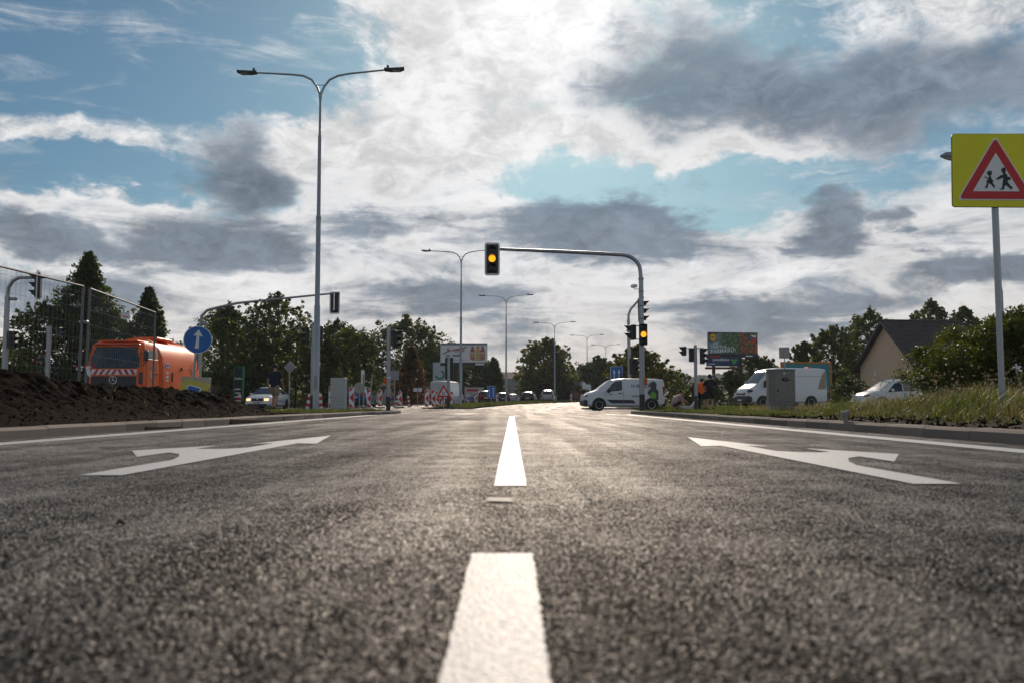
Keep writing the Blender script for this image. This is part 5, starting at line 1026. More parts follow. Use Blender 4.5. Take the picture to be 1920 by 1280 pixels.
cc = rgbmix(dd_, (.06, .12, .05), rgbmix(isr, (.14, .27, .11), (.65, .075, .035))); cc = rgbmix(sstep(E(sx.outputs[0]), -.9, -1.5) * .8, cc, (.24, .36, .42)); E.nt.links.new(cc, tb.inputs['Base Color']); tb.inputs['Roughness'].default_value = .5
MB().box((0, 0, zc), (W_, .3, H_), bev=.02).build('panel', TOM, t); fr_ = [MB().box((0, -.13, zc + s * H_ / 2), (W_ + .06, .1, .06)).build('frame_bar', DARKP, t) for s in (-1, 1)]
y_ = -.16; lg = MB().prism(circle(.33, 28, -W_ / 2 + .42, zc + .48), .012, T((0, y_, 0))).build('round_logo', mat('logo_yellow', (.85, .62, .01), .5, 0, .05), t); rgn = [(-W_ / 2 + .42 + .33 * math.cos(a), y_ - .008, zc + .48 + .33 * math.sin(a)) for a in [2 * math.pi * k / 28 for k in range(29)]]; MB().tube(rgn, .022, 5, False).build('logo_ring', SRED, lg)
MB().box((-W_ / 2 + .42, y_ + .02, zc + .48), (.80, .02, .80)).build('logo_square', mat('logo_blue', (.01, .05, .25), .5, 0, .05), t); text('logo_lettering', 'LiDL', .26, mat('logo_blue', (0, 0, 0)), lg, T((-W_ / 2 + .14, y_ - .01, zc + .39)), .004, xs=.95)
text('lettering', 'O', .30, SWHITE, t, T((-W_ / 2 + .42, y_, zc - .12)), .006); text('lettering', 'D', .30, SWHITE, t, T((-W_ / 2 + .67, y_, zc - .12)), .006); text('lettering', 'ČESKÝCH', .34, SWHITE, t, T((-W_ / 2 + .2, y_, zc - .44)), .006); text('lettering', 'FARMÁŘŮ!', .46, SWHITE, t, T((-W_ / 2 + .2, y_, zc - .90)) @ Matrix.Rotation(R(-4), 4, 'Y'), .006, xs=1.05)
fx, fz = W_ / 2 - .42, zc + .52
MB().prism([(fx - .28, fz), (fx + .28, fz), (fx + .28, fz + .2), (fx - .28, fz + .2)], .01, T((0, y_ + .004, 0))).build('flag_white', SWHITE, t); MB().prism([(fx - .28, fz - .2), (fx + .28, fz - .2), (fx + .28, fz), (fx - .28, fz)], .01, T((0, y_ + .004, 0))).build('flag_red', SRED, t); MB().prism([(fx - .28, fz - .2), (fx, fz), (fx - .28, fz + .2)], .01, T((0, y_ - .004, 0))).build('flag_blue', SBLUE, t)
pxp, _ = at(1388, 700, Y); px_ = (pxp - t.location.x); MB().box((px_, .05, (zc - H_ / 2) / 2), (.36, .36, zc - H_ / 2)).build('post', BLACK, t); MB().box((.0, -.1, zc - H_ / 2 - .18), (W_ * .98, .5, .3), bev=.02).build('walkway', DARKP, t); MB().box((W_ * .3, -.36, zc - H_ / 2 - .2), (W_ * .14, .02, .1)).build('name_plate', SWHITE, t)
Y = 76.0; (xa, zt), (xb, zl) = at(1324, 665, Y), at(1385, 686, Y); W_, H_ = xb - xa, zt - zl; g0 = gz(Y); t = thing('billboard', 'smaller blue billboard with white lettering below the tomato billboard', 'billboard', ((xa + xb) / 2, Y, g0), R(4)); zc = (zt + zl) / 2 - g0
MB().box((0, 0, zc), (W_, .2, H_), bev=.02).build('panel', mat('print_blue', (.012, .05, .14), .5, 0, .35, 2), t); MB().box((0, -.02, zc - H_ / 2 - .16), (W_ * 1.08, .35, .18), bev=.02).build('walkway', mat('dark_red_metal', (.12, .02, .02), .5, 0, .2), t); MB().box((0, -.08, zc + H_ * .40), (W_, .08, H_ * .18)).build('top_box', BLACK, t); MB().box((-W_ * .25, -.125, zc + H_ * .34), (W_ * .3, .01, .1)).build('red_band', SRED, t)
text('lettering', 'pomáháme', .32, SWHITE, t, T((-W_ / 2 + .5, -.11, zc - .02)), .005); text('lettering', 'pomalu', .20, SWHITE, t, T((-W_ / 2 + .12, -.11, zc - .34)), .005); MB().prism([(W_ * .36, zc - .35), (W_ * .47, zc + .05), (W_ * .42, zc + .18), (W_ * .36, zc + .08), (W_ * .30, zc + .18), (W_ * .25, zc + .05)], .01, T((0, -.112, 0))).build('heart', mat('print_heart_green', (.08, .38, .10), .5), t)
MB().tube([(-W_ * .28, 0, 0), (-W_ * .28, 0, zc - H_ / 2)], .14, 10).build('post', BLACK, t)
# turquoise hoarding with orange frame
Y = 72.0; (xa, zt), (xb, zl) = at(1462, 678, Y), at(1562, 745, Y); W_ = xb - xa; H_ = zt - gz(Y) - .3; t = thing('hoarding', 'turquoise hoarding in an orange frame behind the large white van', 'billboard', ((xa + xb) / 2, Y, gz(Y)), R(6)); OF = mat('orange_frame', (.55, .20, .02), .6, 0, .15)
MB().box((0, 0, .3 + H_ / 2), (W_ - .2, .08, H_ - .16)).build('panel', mat('turquoise_print', (.05, .26, .30), .6, 0, .25, 1.2), t)
for s in (-1, 1): MB().box((s * (W_ / 2 - .07), 0, (H_ + .3) / 2), (.16, .14, H_ + .3)).build('post', OF, t)
for z in (H_ + .23, .4): MB().box((0, 0, z), (W_ - .31, .12, .14)).build('rail', OF, t)
MB().prism([(W_ * .1, .6), (W_ * .42, .6), (W_ * .40, 1.0), (W_ * .25, 1.8), (W_ * .1, 2.6), (W_ * .14, 1.6)], .01, T((0, -.055, 0))).build('picture_print', mat('print_beige', (0, 0, 0)), t)
# green totem menu board, white ring totem
Y = 60.0; (xa, zt), (xb, _) = at(440, 687, Y), at(457, 690, Y); t = thing('totem_sign', 'narrow green framed board with white lettering left of the white car', 'sign', ((xa + xb) / 2, Y, 0), R(-18)); W_ = .66; H_ = zt
MB().box((0, 0, H_ / 2 + .15), (W_, .12, H_ - .3), bev=.01).build('board', DARKP, t); MB().box((0, 0, H_ - .03), (W_ + .06, .16, .07)).build('frame_bar', GREENS, t)
for s in (-1, 1): MB().box((s * (W_ / 2), 0, H_ / 2), (.07, .17, H_)).build('frame_post', GREENS, t)
text('lettering', 'Herbo', .26, SWHITE, t, T((-.3, -.065, H_ - .85)), .004, xs=.85)
for k, z in enumerate((1.35, 1.1, .85, .6)): MB().box((-.04 + .03 * (k % 2), -.065, z), (.48 - .08 * (k % 2), .008, .09)).build('text_line', SWHITE, t)
MB().box((.24, -.066, 1.0), (.1, .008, .9)).build('red_panel', mat('dark_red_print', (.16, .02, .02), .5), t)
Y = 100.0; (xa, zt), (xb, zl) = at(812, 679, Y), at(836, 740, Y); t = thing('totem_sign', 'white totem with a green open ring left of the bottle billboard', 'sign', ((xa + xb) / 2, Y, gz(Y))); W_ = xb - xa; H_ = zt - gz(Y); MB().box((0, 0, H_ / 2), (W_, .4, H_), bev=.03).build('body', mat('totem_grey_white', (.58, .60, .62), .45, 0, .05), t)
rg = MB(); zc = H_ - 1.35; o_ = circle(.55, 24, .05, zc, R(-170), R(70)); i_ = circle(.33, 24, .05, zc, R(-170), R(70)); rg.add([(u, -.206, v) for u, v in o_] + [(u, -.206, v) for u, v in i_], [(j, 24 + j, 25 + j, j + 1)[::-1] for j in range(23)]); rg.build('green_ring', mat('ring_green', (.02, .30, .12), .5, 0, .05), t); MB().box((0, -.203, H_ - 2.35), (W_ * .98, .02, .06)).build('panel_joint', GREY, t); MB().box((W_ / 2 + .12, .05, H_ / 2), (.2, .3, H_ - .1)).build('side_post', BEIGE, t)
# low colourful boards and distant kiosk shapes
for px, Y, w_, h_, m, lab in ((889, 104, 2.2, 1.5, 'p1', 'pale board with red and blue print right of the white van rear'), (1011, 165, 3.4, 2.0, 'p2', 'red and blue hoarding below the round tree'), (792, 92, 2.0, 1.5, 'p3', 'teal board below the reddish tree'), (742, 90, 2.2, 1.2, 'p4', 'white banner on the fence behind the island signal pole')):
    X, _ = at(px, 740, Y); t = thing('advert_board', lab, 'board', (X, Y, gz(Y))); cA = {'p1': (.45, .47, .46), 'p2': (.32, .06, .05), 'p3': (.03, .20, .24), 'p4': (.55, .57, .6)}[m]
    MB().box((0, 0, .35 + h_ / 2), (w_, .08, h_), bev=.01).build('panel', mat('board_' + m, cA, .6, 0, .3, 2), t); MB().box((-w_ * .1, -.045, .35 + h_ * .78), (w_ * .6, .01, h_ * .16)).build('print_band', SRED, t); MB().box((0, -.045, .35 + h_ * .16), (w_ * .9, .01, h_ * .2)).build('print_band', SBLUE, t)
    for s in (-1, 1): MB().box((s * w_ * .4, .06, .2), (.08, .06, .4)).build('leg', GREY, t)
# ------------------------------------------------------------------ buildings
def house(name, label, apex, ridge_dir, L, W, zr, ze, wallm, roofm, over=.45, rows=16, win=True, zb=0):
    d = Vector((math.cos(ridge_dir), math.sin(ridge_dir), 0)); t = thing(name, label, 'house', (apex[0], apex[1], zb), ridge_dir)
    hw = W / 2; m = MB(); g = [(-hw, 0), (hw, 0), (hw, ze), (0, zr - .12), (-hw, ze)]
    m.add([(0, y, z) for y, z in g] + [(L, y, z) for y, z in g], [(0, 1, 2, 3, 4)[::-1], (5, 6, 7, 8, 9), (0, 5, 6, 1), (1, 6, 7, 2), (4, 9, 5, 0)]).build('wall', wallm, t)
    sl = (zr - ze) / hw
    for s in (-1, 1):
        rf = MB(); n = rows; y1 = (hw + over)
        for k in range(n):   # overlapping tile courses with real steps
            ya, yb = y1 * k / n, y1 * (k + 1) / n; za, zb_ = zr - sl * ya, zr - sl * yb; x0, x1 = -over, L + over
            rf.add([(x0, s * ya, za + .02), (x1, s * ya, za + .02), (x1, s * yb, zb_ + .07), (x0, s * yb, zb_ + .07), (x0, s * yb, zb_), (x1, s * yb, zb_), (x0, s * ya, za - .08), (x1, s * ya, za - .08)],
                   [(0, 1, 2, 3) if s < 0 else (3, 2, 1, 0), (3, 2, 5, 4), (6, 4, 5, 7), (0, 3, 4, 6), (1, 7, 5, 2)])
        r_ = rf.build('roof', roofm, t)
        bg_ = MB(); bg_.add([(-over - .03, 0, zr + .03), (-over - .03, s * y1, zr - sl * y1 + .05), (-over - .03, s * y1, zr - sl * y1 - .18), (-over - .03, 0, zr - .22), (-over + .01, 0, zr + .03), (-over + .01, s * y1, zr - sl * y1 + .05), (-over + .01, s * y1, zr - sl * y1 - .18), (-over + .01, 0, zr - .22)], [(0, 1, 2, 3) if s > 0 else (3, 2, 1, 0), (2, 3, 7, 6), (0, 1, 5, 4)]).build('barge_board', DARKP, t)
    MB().tube([(-over, 0, zr + .05), (L + over, 0, zr + .05)], .09, 8).build('ridge_cap', roofm, t)
    return t
PLAST = mat('peach_render', (.82, .58, .40), .9, 0, .08, 3, .2, 60); ROOF = mat('brown_tiles', (.055, .038, .036), .7, 0, .25, 5)
Y = 74.0; X, zr = at(1662, 602, Y); hs = house('house', 'peach rendered gable house with dark tiled roof behind the hedge', (X, Y), R(8), 6.2, 8.6, zr - .3, at(0, 684, Y)[1] - .3, PLAST, ROOF, .55, 18, zb=.3)
MB().box((-.03, 1.9, 2.6), (.05, .3, .42)).build('wall_box', SWHITE, hs); text('lettering', 'ŠKOLKA', .42, DARKP, hs, T((-.02, -1.0, 2.0)) @ RZ(R(-90)), .01); text('lettering', 'HRADEC', .34, DARKP, hs, T((-.02, -1.0, 1.45)) @ RZ(R(-90)), .01)
for k in range(3): MB().box((1.0 + 2.0 * k, -.55, zr - .3 - .40), (.22, .22, .16)).build('roof_vent', BLACK, hs)
RT = mat('red_tiles', (.16, .08, .06), .8, 0, .3, 6)
Y = 105.0; X, zr = at(712, 712, Y); house('house', 'low house with brown tiled roof behind the blue car', (X - 1, Y), R(8), 8, 7, zr - gz(Y), 1.9, PLAST, RT, .4, 8, zb=gz(Y))
Y = 95.0; X, zr = at(757, 727, Y); house('house', 'small low garage with dark pitched roof left of the reddish tree', (X - 2, Y), R(5), 4.6, 4.5, zr - gz(Y), 1.3, PLAST, ROOF, .3, 6, zb=gz(Y))
Y = 75.0; X, zr = at(405, 724, Y); house('house', 'low tiled roof seen between the soil heap and the green totem', (X - 2.5, Y), R(12), 5.5, 5, zr, 1.1, PLAST, RT, .3, 8)
Y = 130.0; X, zt = at(738, 677, Y); t = thing('building', 'narrow pale peach tower block behind the island signal pole', 'building', (X, Y, gz(Y))); MB().box((0, 0, (zt - .3) / 2), (1.15, 3, zt - .3 - gz(Y) + .3)).build('wall', mat('pale_peach', (.50, .36, .27), .9, 0, .08), t); MB().box((0, 0, zt - gz(Y)), (1.4, 3.2, .2)).build('cornice', mat('pale_peach', (0, 0, 0)), t)
Y = 210.0; X, zt = at(945, 700, Y); t = thing('building', 'distant grey hall with reddish roof left of the round tree', 'building', (X, Y, gz(Y))); MB().box((0, 0, 2.4), (12, 8, 4.8)).build('wall', mat('hall_grey', (.22, .23, .24), .8, 0, .15), t); MB().add([(-6.3, -4.2, 4.8), (6.3, -4.2, 4.8), (6.3, 4.2, 4.8), (-6.3, 4.2, 4.8), (-6.3, 0, 6.4), (6.3, 0, 6.4)], [(0, 1, 5, 4), (2, 3, 4, 5), (0, 4, 3), (1, 2, 5)]).build('roof', RT, t)
for k in range(6): MB().box((-5 + 2 * k, -4.02, 2.6), (1.2, .06, 1.2)).build('window', GLASS, t)
Y = 190.0; X, zt = at(1082, 722, Y); t = thing('building', 'distant pale flat roofed hall behind the far lorry', 'building', (X, Y, gz(Y))); MB().box((0, 0, 1.7), (8.5, 6, 3.4)).build('wall', mat('hall_pale', (.34, .35, .36), .8, 0, .12), t); MB().box((0, 0, 3.45), (8.8, 6.3, .18)).build('roof_edge', GREY, t)
for k in range(4): MB().box((-3 + 2 * k, -3.02, 1.9), (1.1, .06, .9)).build('window', GLASS, t)
# wooden fence behind the lamp
Y = 70.0; FEN = mat('tan_fence', (.34, .22, .11), .85, 0, .2)
xa = at(545, 750, Y)[0]; t = thing('garden_fence', 'tan board fence behind the nearest street lamp foot', 'fence', (xa, Y, .05)); n = 30
me0 = None
for k in range(n):
    if me0 is None: o = MB().box((0, 0, .55), (.17, .03, 1.1)).build('board', FEN, t); me0 = o.data
    else: o = link('board', me0, t)
    o.location = (.195 * k, 0, random.uniform(-.02, .02))
for z in (.25, .85): MB().box((n * .195 / 2 - .1, .04, z), (n * .195, .04, .08)).build('rail', FEN, t)
# ------------------------------------------------------------------ vegetation
LEAF_D = leafmat('leaf_dark', (.030, .048, .013), (.100, .130, .030)); LEAF_M = leafmat('leaf_mid', (.038, .058, .014), (.145, .165, .038)); LEAF_L = leafmat('leaf_light', (.04, .055, .012), (.17, .16, .035))
LEAF_R = leafmat('leaf_reddish', (.06, .036, .016), (.17, .095, .042)); LEAF_C = leafmat('leaf_conifer', (.02, .036, .022), (.05, .075, .042), .3); LEAF_H = leafmat('leaf_hedge', (.020, .036, .006), (.15, .175, .022), .40)
def leafcloud(centers, rads, per, size, g, flat=.5):
    """quads scattered in clumps; returns V, F"""
    C_ = np.repeat(centers, per, 0); Rr = np.repeat(rads, per)[:, None]; n = len(C_)
    d = g.normal(size=(n, 3)); d /= np.linalg.norm(d, axis=1)[:, None]; P = C_ + d * Rr * (g.random((n, 1)) ** .45) * np.array([1, 1, .8])
    nr = d * .6 + g.normal(size=(n, 3)) * .7 + np.array([0, 0, flat]); nr /= np.linalg.norm(nr, axis=1)[:, None]
    u = np.cross(nr, g.normal(size=(n, 3))); u /= np.linalg.norm(u, axis=1)[:, None]; v = np.cross(nr, u)
    s = (size * (.6 + .8 * g.random((n, 1)))); a = u * s; b = v * s * .62
    V = np.stack([P - a, P + b * .9 - a * .1, P + a, P - b * .9 - a * .1], 1).reshape(-1, 3); return V, np.arange(n * 4).reshape(-1, 4)
def tree(label, px, ytop, Y, wpx, shape, m, seed, dens=1.0, leaf=None, base_z=None, clear=.12, xoff=0, name='tree', cat='tree', group=None, yb=None, see=0.0):
    g = np.random.default_rng(seed); X, ztop = at(px, ytop, Y); zb = gz(Y) if base_z is None else base_z; H = ztop - zb; W = wpx * Y / FPX / 2 * (1.12 if shape in ('column', 'spire', 'cone') else 1.05)
    t = thing(name, label, cat, (X, Y, zb), 0, group); leaf = leaf or max(.055, Y * .0018)
    def rad(k, az):
        if shape == 'cone': r = (1 - k) ** .8 * (.35 + .65 * min(1, k * 6 + .35))
        elif shape == 'spire': r = (.95 - .9 * k ** 1.2) * min(1, .5 + k * 4)
        elif shape == 'column': r = (1 - max(0, (k - .55) / .45) ** 2.2) ** .5 * (.86 + .14 * min(1, k * 5))
        elif shape == 'round': r = max(0, 1 - abs(2 * k - .95) ** 2.3) ** .55
        else: r = max(0, 1 - abs(2 * k - .8) ** 2) ** .5
        return r * (1 + .22 * math.sin(az * 2 + seed) + .15 * math.sin(az * 5 + seed * 2.3 + k * 7))
    vol = max(1.0, W * W * H * (1 - clear)); K = int(min(420, 60 + 36 * (H * W) ** .75)); cs, rs = [], []
    for i in range(K):
        k = g.random() ** .85; az = g.random() * 6.283; q = (.35 + .65 * g.random() ** .5) if see == 0 else (.25 + .75 * g.random() ** .5); R_ = rad(k, az) * W * q
        cs.append((R_ * math.cos(az), R_ * math.sin(az) * .9, H * (clear + (1 - clear) * k * .96))); rs.append(W * (.16 + .17 * g.random()) * (.55 + .6 * (1 - k)) * (1 - .35 * see))
    cs, rs = np.array(cs), np.array(rs); area = W * H * 4; per = int(np.clip(dens * area * 3.4 / (leaf * leaf * 2) / K, 14, 170))
    V, F_ = leafcloud(cs, rs, per, leaf, g)
    # loose sprigs beyond the outline
    ns = int(K * (.33 + see)); idx = g.integers(0, K, ns); dirs = np.stack([cs[idx, 0], cs[idx, 1], np.abs(cs[idx, 2] - H * .4) + .3], 1); dirs /= np.linalg.norm(dirs, axis=1)[:, None]
    V2, F2 = leafcloud(cs[idx] + dirs * rs[idx][:, None] * (1.15 + .5 * see * g.random((ns, 1))), rs[idx] * .45, 14, leaf * .9, g); V = np.concatenate([V, V2]); F_ = np.concatenate([F_, F2 + len(V) - len(V2)])
    V[:, 2] = np.maximum(V[:, 2], .03)
    npmesh('crown', V, F_, m, t)
    tr = MB(); rt = max(.05, H * .016); tr.tube([(0, 0, -.1), (.02, .01, H * clear), (-.03, .03, H * .5), (.02, 0, H * .9)], [rt * 1.3, rt, rt * .6, rt * .15], 8)
    for i in g.integers(0, K, 9): c = cs[i]; z0 = min(c[2] * .6, H * .6); tr.tube([(0, 0, z0), (c[0] * .5, c[1] * .5, (z0 + c[2]) / 2 + .05 * H), tuple(c)], [rt * .45, rt * .3, rt * .08], 5)
    tr.build('trunk', BARK, t, True); return t
A = 'trees along the left street'; B_ = 'clipped columnar trees behind the car park'
tree('tall spire shaped tree behind the left fence clamp', 165, 474, 52, 165, 'spire', LEAF_D, 1, 1.0, see=.45); tree('broad dark tree behind the left fence panel', 84, 568, 50, 135, 'round', LEAF_D, 2, .85, clear=.1, see=.4); tree('upright tree behind the orange lorry tank', 280, 542, 54, 130, 'spire', LEAF_D, 3, .85, see=.6)
tree('lower tree filling the gap left of the orange lorry', 215, 590, 58, 110, 'round', LEAF_D, 4); tree('dark bushy tree at the far left edge', 25, 650, 56, 110, 'round', LEAF_D, 5); tree('small tree top between tanker and blue arrow sign', 332, 640, 60, 60, 'round', LEAF_D, 6)
tree('round dark tree above the blue arrow sign', 430, 572, 80, 115, 'round', LEAF_D, 7); tree('airy tall tree behind the signal arm', 522, 551, 84, 120, 'round', LEAF_M, 8, .55, see=.6, clear=.2)
for i, (px, yt, w, l) in enumerate(((420, 596, 84, 'clipped columnar tree right of the blue arrow sign'), (476, 620, 60, 'clipped columnar tree left above the white car'), (512, 612, 62, 'clipped columnar tree directly above the walking man'), (556, 618, 62, 'clipped columnar tree left of the nearest lamp'), (604, 625, 56, 'clipped columnar tree just right of the nearest lamp'), (648, 618, 62, 'clipped columnar tree above the white cabinet'), (684, 640, 46, 'clipped columnar tree left of the island signal pole'))):
    tree(l, px, yt, 68 + (i % 3), w, 'column', LEAF_M if i % 2 else LEAF_D, 20 + i, 1.15, clear=.03, group=B_)
tree('broad tree behind the lamp above the clipped trees', 632, 604, 92, 120, 'round', LEAF_D, 30); tree('rounded tree top left of the island signal pole', 676, 622, 95, 70, 'round', LEAF_D, 31); tree('large spreading dark tree behind the island signal pole', 762, 600, 104, 150, 'round', LEAF_D, 32, .95, clear=.1); tree('right hand shoulder tree of the large dark tree', 812, 645, 108, 60, 'round', LEAF_D, 33, .8, see=.3)
tree('reddish brown conical tree in front of the large dark tree', 771, 648, 84, 66, 'cone', LEAF_R, 34, 1.2, clear=.03)
tree('dark evergreen mass right below the bottle billboard', 885, 668, 122, 100, 'round', LEAF_D, 35, 1.1, clear=.02); tree('dark evergreen at the right end of the bottle billboard', 926, 672, 118, 60, 'spire', LEAF_D, 36, 1.1, clear=.02)
tree('round crowned tree standing alone behind the far cars', 1022, 638, 135, 98, 'round', LEAF_L, 37, .75, clear=.12, see=.25); tree('dark lower growth under the round crowned tree', 1035, 690, 140, 105, 'round', LEAF_D, 38, 1.0, clear=.0)
tree('left of the two distant conifers', 1072, 684, 190, 26, 'cone', LEAF_C, 39, clear=.02); tree('right of the two distant conifers', 1088, 682, 190, 28, 'cone', LEAF_C, 40, clear=.02); tree('broad tree behind the farthest street lamps', 1122, 672, 150, 76, 'round', LEAF_D, 41, clear=.03)
tree('airy yellowish tree above the delivery van', 1196, 652, 78, 108, 'round', LEAF_L, 42, .38, clear=.15, see=.8); tree('dense olive tree right of the signal mast', 1240, 690, 82, 110, 'round', LEAF_M, 43, clear=.05)
tree('low bush behind the crouching person', 1300, 722, 70, 60, 'round', LEAF_M, 44, clear=0, name='bush', cat='bush'); tree('dark bush between the person filming and the large van', 1368, 702, 74, 95, 'round', LEAF_D, 45, clear=0, name='bush', cat='bush')
tree('dark tree behind the tomato billboard post', 1412, 666, 100, 80, 'round', LEAF_D, 46); tree('thin half bare tree left of the house trees', 1508, 640, 82, 50, 'round', LEAF_M, 47, .12, clear=.2, see=1.0); tree('wispy tree behind the turquoise hoarding', 1562, 612, 84, 105, 'round', LEAF_M, 48, .7, see=.4)
tree('full dark tree left behind the house', 1630, 582, 90, 110, 'round', LEAF_D, 49, .95); tree('dark tree over the house ridge', 1745, 562, 98, 95, 'round', LEAF_D, 50, .95); tree('low dark tree top right of the house ridge', 1808, 572, 96, 70, 'round', LEAF_D, 51); tree('tall weedy shrub beside the turquoise hoarding', 1592, 704, 66, 60, 'round', LEAF_D, 52, clear=0, name='bush', cat='bush')
# hedge on the right
def hedge():
    g = np.random.default_rng(70); t = thing('hedge', 'big overgrown green hedge on the right behind the children sign', 'hedge', (12.1, 19.5, .15)); cs, rs = [], []
    for i in range(800):
        x = g.uniform(-3.2, 6.5); top = np.interp(x, [-3.2, -2.6, -1.6, -.5, .8, 2.0, 6.5], [1.2, 1.7, 2.1, 2.3, 2.55, 2.9, 3.1]); z = top * g.random() ** .6; y = g.uniform(-1.3, 1.3) * (1 - .25 * (z / top) ** 2)
        cs.append((x, y, z)); rs.append(.16 + .16 * g.random())
    V, F_ = leafcloud(np.array(cs), np.array(rs), 165, .034, g)
    ns = 150; i = g.integers(0, 800, ns); c2 = np.array(cs)[i]; c2[:, 2] += .3 * g.random(ns); V2, F2 = leafcloud(c2, np.full(ns, .10), 18, .03, g); V = np.concatenate([V, V2]); F_ = np.concatenate([F_, F2 + len(V) - len(V2)])
    npmesh('foliage', V, F_, LEAF_H, t); tr = MB()
    for k in range(0, 420, 11): c = cs[k]; tr.tube([(c[0] * .9, c[1] * .5, -.1), (c[0], c[1], c[2])], [.02, .005], 5)
    tr.build('stem', BARK, t)
hedge()
# grasses
def blades(name, label, X, Y, Z, Hh, m, g, wid=.006, lean=.35, seg=3):
    n = len(X); az = g.random(n) * 6.283; dx, dy = np.cos(az), np.sin(az); L = lean * Hh * (.3 + g.random(n)); w = wid * (.7 + .6 * g.random(n)); px_, py_ = -dy, dx; pts = []
    for k in range(seg):
        s = k / seg; c = np.stack([X + dx * L * s * s, Y + dy * L * s * s, Z + Hh * s], 1); o = np.stack([px_ * w * (1 - s * .7), py_ * w * (1 - s * .7), 0 * w], 1); pts += [c - o, c + o]
    pts += [np.stack([X + dx * L, Y + dy * L, Z + Hh * .97], 1)]; P = np.stack(pts, 1); q = 2 * seg + 1; V = P.reshape(-1, 3); b0 = (np.arange(n) * q)[:, None]
    F_ = np.concatenate([b0 + np.array([[2 * k, 2 * k + 1, 2 * k + 3, 2 * k + 2]]) for k in range(seg - 1)] + [b0 + np.array([[2 * seg - 2, 2 * seg - 1, 2 * seg, 2 * seg]])]); 
    me = bpy.data.meshes.new(name); Fq = F_[:n * (seg - 1)]; Ft = F_[n * (seg - 1):, :3]; me.vertices.add(len(V)); me.vertices.foreach_set('co', V.astype(np.float32).ravel())
    li = np.concatenate([Fq.ravel(), Ft.ravel()]).astype(np.int32); me.loops.add(len(li)); me.loops.foreach_set('vertex_index', li); me.polygons.add(len(Fq) + len(Ft))
    ls = np.concatenate([np.arange(len(Fq)) * 4, len(Fq) * 4 + np.arange(len(Ft)) * 3]).astype(np.int32); me.polygons.foreach_set('loop_start', ls); me.polygons.foreach_set('loop_total', np.concatenate([np.full(len(Fq), 4), np.full(len(Ft), 3)]).astype(np.int32))
    me.materials.append(m); me.update(calc_edges=True); me.validate(); o = link(name, me); return tag(o, label, 'grass', kind='stuff')
g = np.random.default_rng(5)
GR_S = leafmat('straw_grass', (.12, .095, .045), (.46, .37, .23), .45, (1.15, 1.1, .8)); GR_G = leafmat('green_grass', (.045, .07, .014), (.20, .22, .055), .45, (1.3, 1.3, .75))
def scatter(n, x0, x1, y0, y1, p=1.0): return x0 + (x1 - x0) * g.random(n) ** p, y0 + (y1 - y0) * g.random(n)
X_, Y_ = scatter(17000, 5.25, 9.5, 6.5, 20); hh = (.16 + .42 * vnoise(X_ * 1.3, Y_ * 1.3, 40) ** 1.2) * np.clip((X_ - 5.05) / 1.1, .2, 1) * np.clip((20.5 - Y_) / 5, .2, 1) * (.6 + .7 * g.random(len(X_))); blades('long_grass', 'tall straw coloured grass along the right verge', X_, Y_, vz(X_, Y_) - .02, hh * .85, GR_S, g, .0042, .75)
X_, Y_ = scatter(26000, 5.15, 9.5, 6.5, 21); hh = (.10 + .36 * vnoise(X_ * 1.1 + 9, Y_ * 1.1, 41)) * np.clip((X_ - 4.9) / 1.1, .2, 1) * np.clip((21 - Y_) / 5, .2, 1) * (.6 + .6 * g.random(len(X_))); blades('long_grass', 'green grass and weeds mixed into the right verge', X_, Y_, vz(X_, Y_) - .02, hh * .9, GR_G, g, .007, .95)
X_, Y_ = scatter(24000, 4.95, 14, 18, 36.2); blades('short_grass', 'short green grass around the concrete cabinet', X_, Y_, vz(X_, Y_) - .02, .03 + .07 * g.random(len(X_)) + .40 * np.clip((X_ - 10.6) / 1.5, 0, 1) * g.random(len(X_)) ** 2, GR_G, g, .010, .6)
X_, Y_ = scatter(9000, 8, 24, 46.5, 59); blades('short_grass', 'short grass around the people and the large van', X_, Y_, .08 + GZ(Y_), .08 + .16 * g.random(len(X_)), GR_G, g, .02, .6)
X_, Y_ = scatter(7000, 9.5, 22, 20, 40); blades('long_grass', 'rank tall grass in front of the minivan', X_, Y_, np.full(len(X_), .12), .08 + .30 * g.random(len(X_)) ** 2, GR_S, g, .010, .5)
# seed heads and white umbels over the grass
X_, Y_ = scatter(420, 5.7, 9.3, 7.5, 17); Zs = vz(X_, Y_) + .30 + .32 * g.random(len(X_)); V, F_ = leafcloud(np.stack([X_, Y_, Zs], 1), np.full(len(X_), .022), 9, .011, g); o = npmesh('seed_heads', V, F_, leafmat('seed_head', (.20, .15, .08), (.5, .42, .30), .4, (1, 1, .9))); tag(o, 'pale seed heads standing above the verge grass', 'grass', kind='stuff')
X_, Y_ = scatter(60, 6.0, 9.3, 8, 18); Zs = vz(X_, Y_) + .34 + .25 * g.random(len(X_)); V, F_ = leafcloud(np.stack([X_, Y_, Zs], 1), np.full(len(X_), .03), 14, .009, g, 2.5); V[:, 2] = np.repeat(Zs, 14 * 4) + (V[:, 2] - np.repeat(Zs, 14 * 4)) * .3; tag(npmesh('umbel_flowers', V, F_, mat('white_flower', (.6, .6, .55), .8, 0, .1)), 'small white umbel flowers in the verge grass', 'flowers', kind='stuff')
X_, Y_ = scatter(5000, -9, -5.2, 25.5, 37); ok = X_ < np.interp(Y_, [25, 30, 34, 36, 37.2], [-5.2, -5.0, -4.7, -4.8, -5.4]) - .1; X_, Y_ = X_[ok], Y_[ok]; blades('short_grass', 'sparse short grass on the left island', X_, Y_, heap(X_, Y_) - .02, .04 + .09 * g.random(len(X_)), GR_G, g, .012, .7)
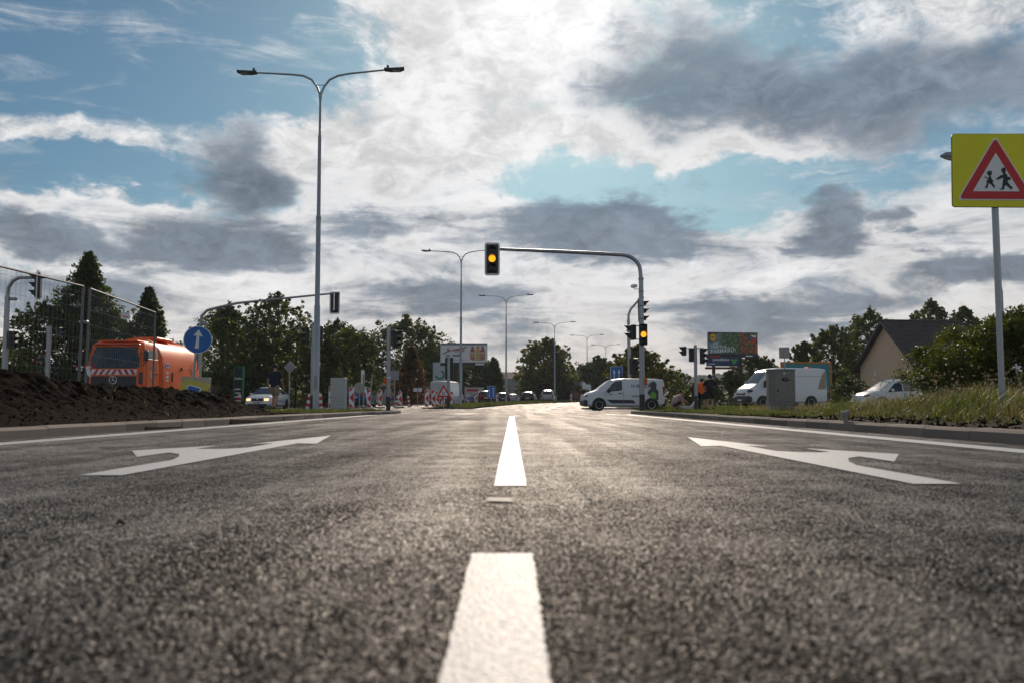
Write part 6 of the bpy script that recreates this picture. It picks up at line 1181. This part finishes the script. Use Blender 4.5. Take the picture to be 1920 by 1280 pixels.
Y_ = 60 + 110 * g.random(9000); X_ = medx(Y_) + g.uniform(-1.4, 1.3, 9000); blades('short_grass', 'grass strip on the far median', X_, Y_, .09 + GZ(Y_), .10 + .18 * g.random(9000), GR_G, g, .03, .6)
# clods and pale straw litter on the soil heap
def clods(P, r, g):
    o = np.array([[1, 0, 0], [0, 1, 0], [-1, 0, 0], [0, -1, 0], [0, 0, .8], [0, 0, -.8]]); f = np.array([[0, 1, 4], [1, 2, 4], [2, 3, 4], [3, 0, 4], [1, 0, 5], [2, 1, 5], [3, 2, 5], [0, 3, 5]]); n = len(P)
    V = P[:, None, :] + (o[None] + g.normal(size=(n, 6, 3)) * .28) * r[:, None, None]; return V.reshape(-1, 3), (f[None] + (np.arange(n) * 6)[:, None, None]).reshape(-1, 3)
X_ = g.uniform(-8.2, -5.3, 6000); Y_ = g.uniform(6, 24, 6000); V, F_ = clods(np.stack([X_, Y_, heap(X_, Y_) + .005], 1), .006 + .018 * g.random(6000) ** 2.5, g); tag(npmesh('soil_clods', V, F_, SOIL), 'loose dark clods on the soil heap', 'soil', kind='stuff')
X_ = g.uniform(-8, -5.4, 120); Y_ = g.uniform(7, 24, 120); blades('straw_litter', 'bits of dry straw lying on the soil heap', X_, Y_, heap(X_, Y_), .03 + .07 * g.random(120), GR_S, g, .005, 1.5)
X_ = g.uniform(4.70, 5.5, 4000); Y_ = g.uniform(6, 33, 4000); V, F_ = clods(np.stack([X_, Y_, vz(X_, Y_)], 1), .008 + .03 * g.random(4000) ** 2, g); tag(npmesh('soil_clods', V, F_, SOIL), 'dark crumbly soil along the right kerb', 'soil', kind='stuff')
# fallen leaves by the left kerb
LF = mat('fallen_leaf', (.30, .09, .03), .7, 0, .3)
for px, py, lw in ((221, 806, 'leftmost'), (248, 805, 'second from left'), (362, 798, 'middle'), (378, 801, 'second from right'), (490, 790, 'rightmost')):
    Yq = CAM_H * FPX / (py - HOR); Xq = (px - 960) / FPX * Yq; o = MB().add([(-.05, 0, .008), (-.01, -.03, .02), (.05, 0, .012), (.0, .03, .02)], [(0, 1, 2, 3)]).build('fallen_leaf', LF, None, loc=(Xq, Yq, 0)); tag(o, lw + ' small orange fallen leaf on the asphalt by the left kerb', 'leaf', 'fallen leaves by the left kerb')
Yq = CAM_H * FPX / (981 - HOR); o = MB().tube([(-.012, 0, .004), (0, 0, .014), (.012, 0, .004)], [.004, .008, .004], 7).build('pebble', BLACK, None, True, loc=((234 - 960) / FPX * Yq, Yq, 0)); tag(o, 'single black pebble on the asphalt at lower left', 'pebble')
# ------------------------------------------------------------------ haze
hz = bpy.data.materials.new('haze_air'); hz.use_nodes = True; hn = hz.node_tree; hn.nodes.clear(); ho = hn.nodes.new('ShaderNodeOutputMaterial'); pv = hn.nodes.new('ShaderNodeVolumePrincipled')
pv.inputs['Color'].default_value = (.80, .88, 1.0, 1); pv.inputs['Density'].default_value = .00022; pv.inputs['Anisotropy'].default_value = .3; hn.links.new(pv.outputs[0], ho.inputs['Volume'])
tag(MB().box((0, 700, 18), (2900, 1840, 46)).build('haze', hz), kind='stuff')
scene.cycles.volume_bounces = 0; scene.cycles.volume_step_rate = 10
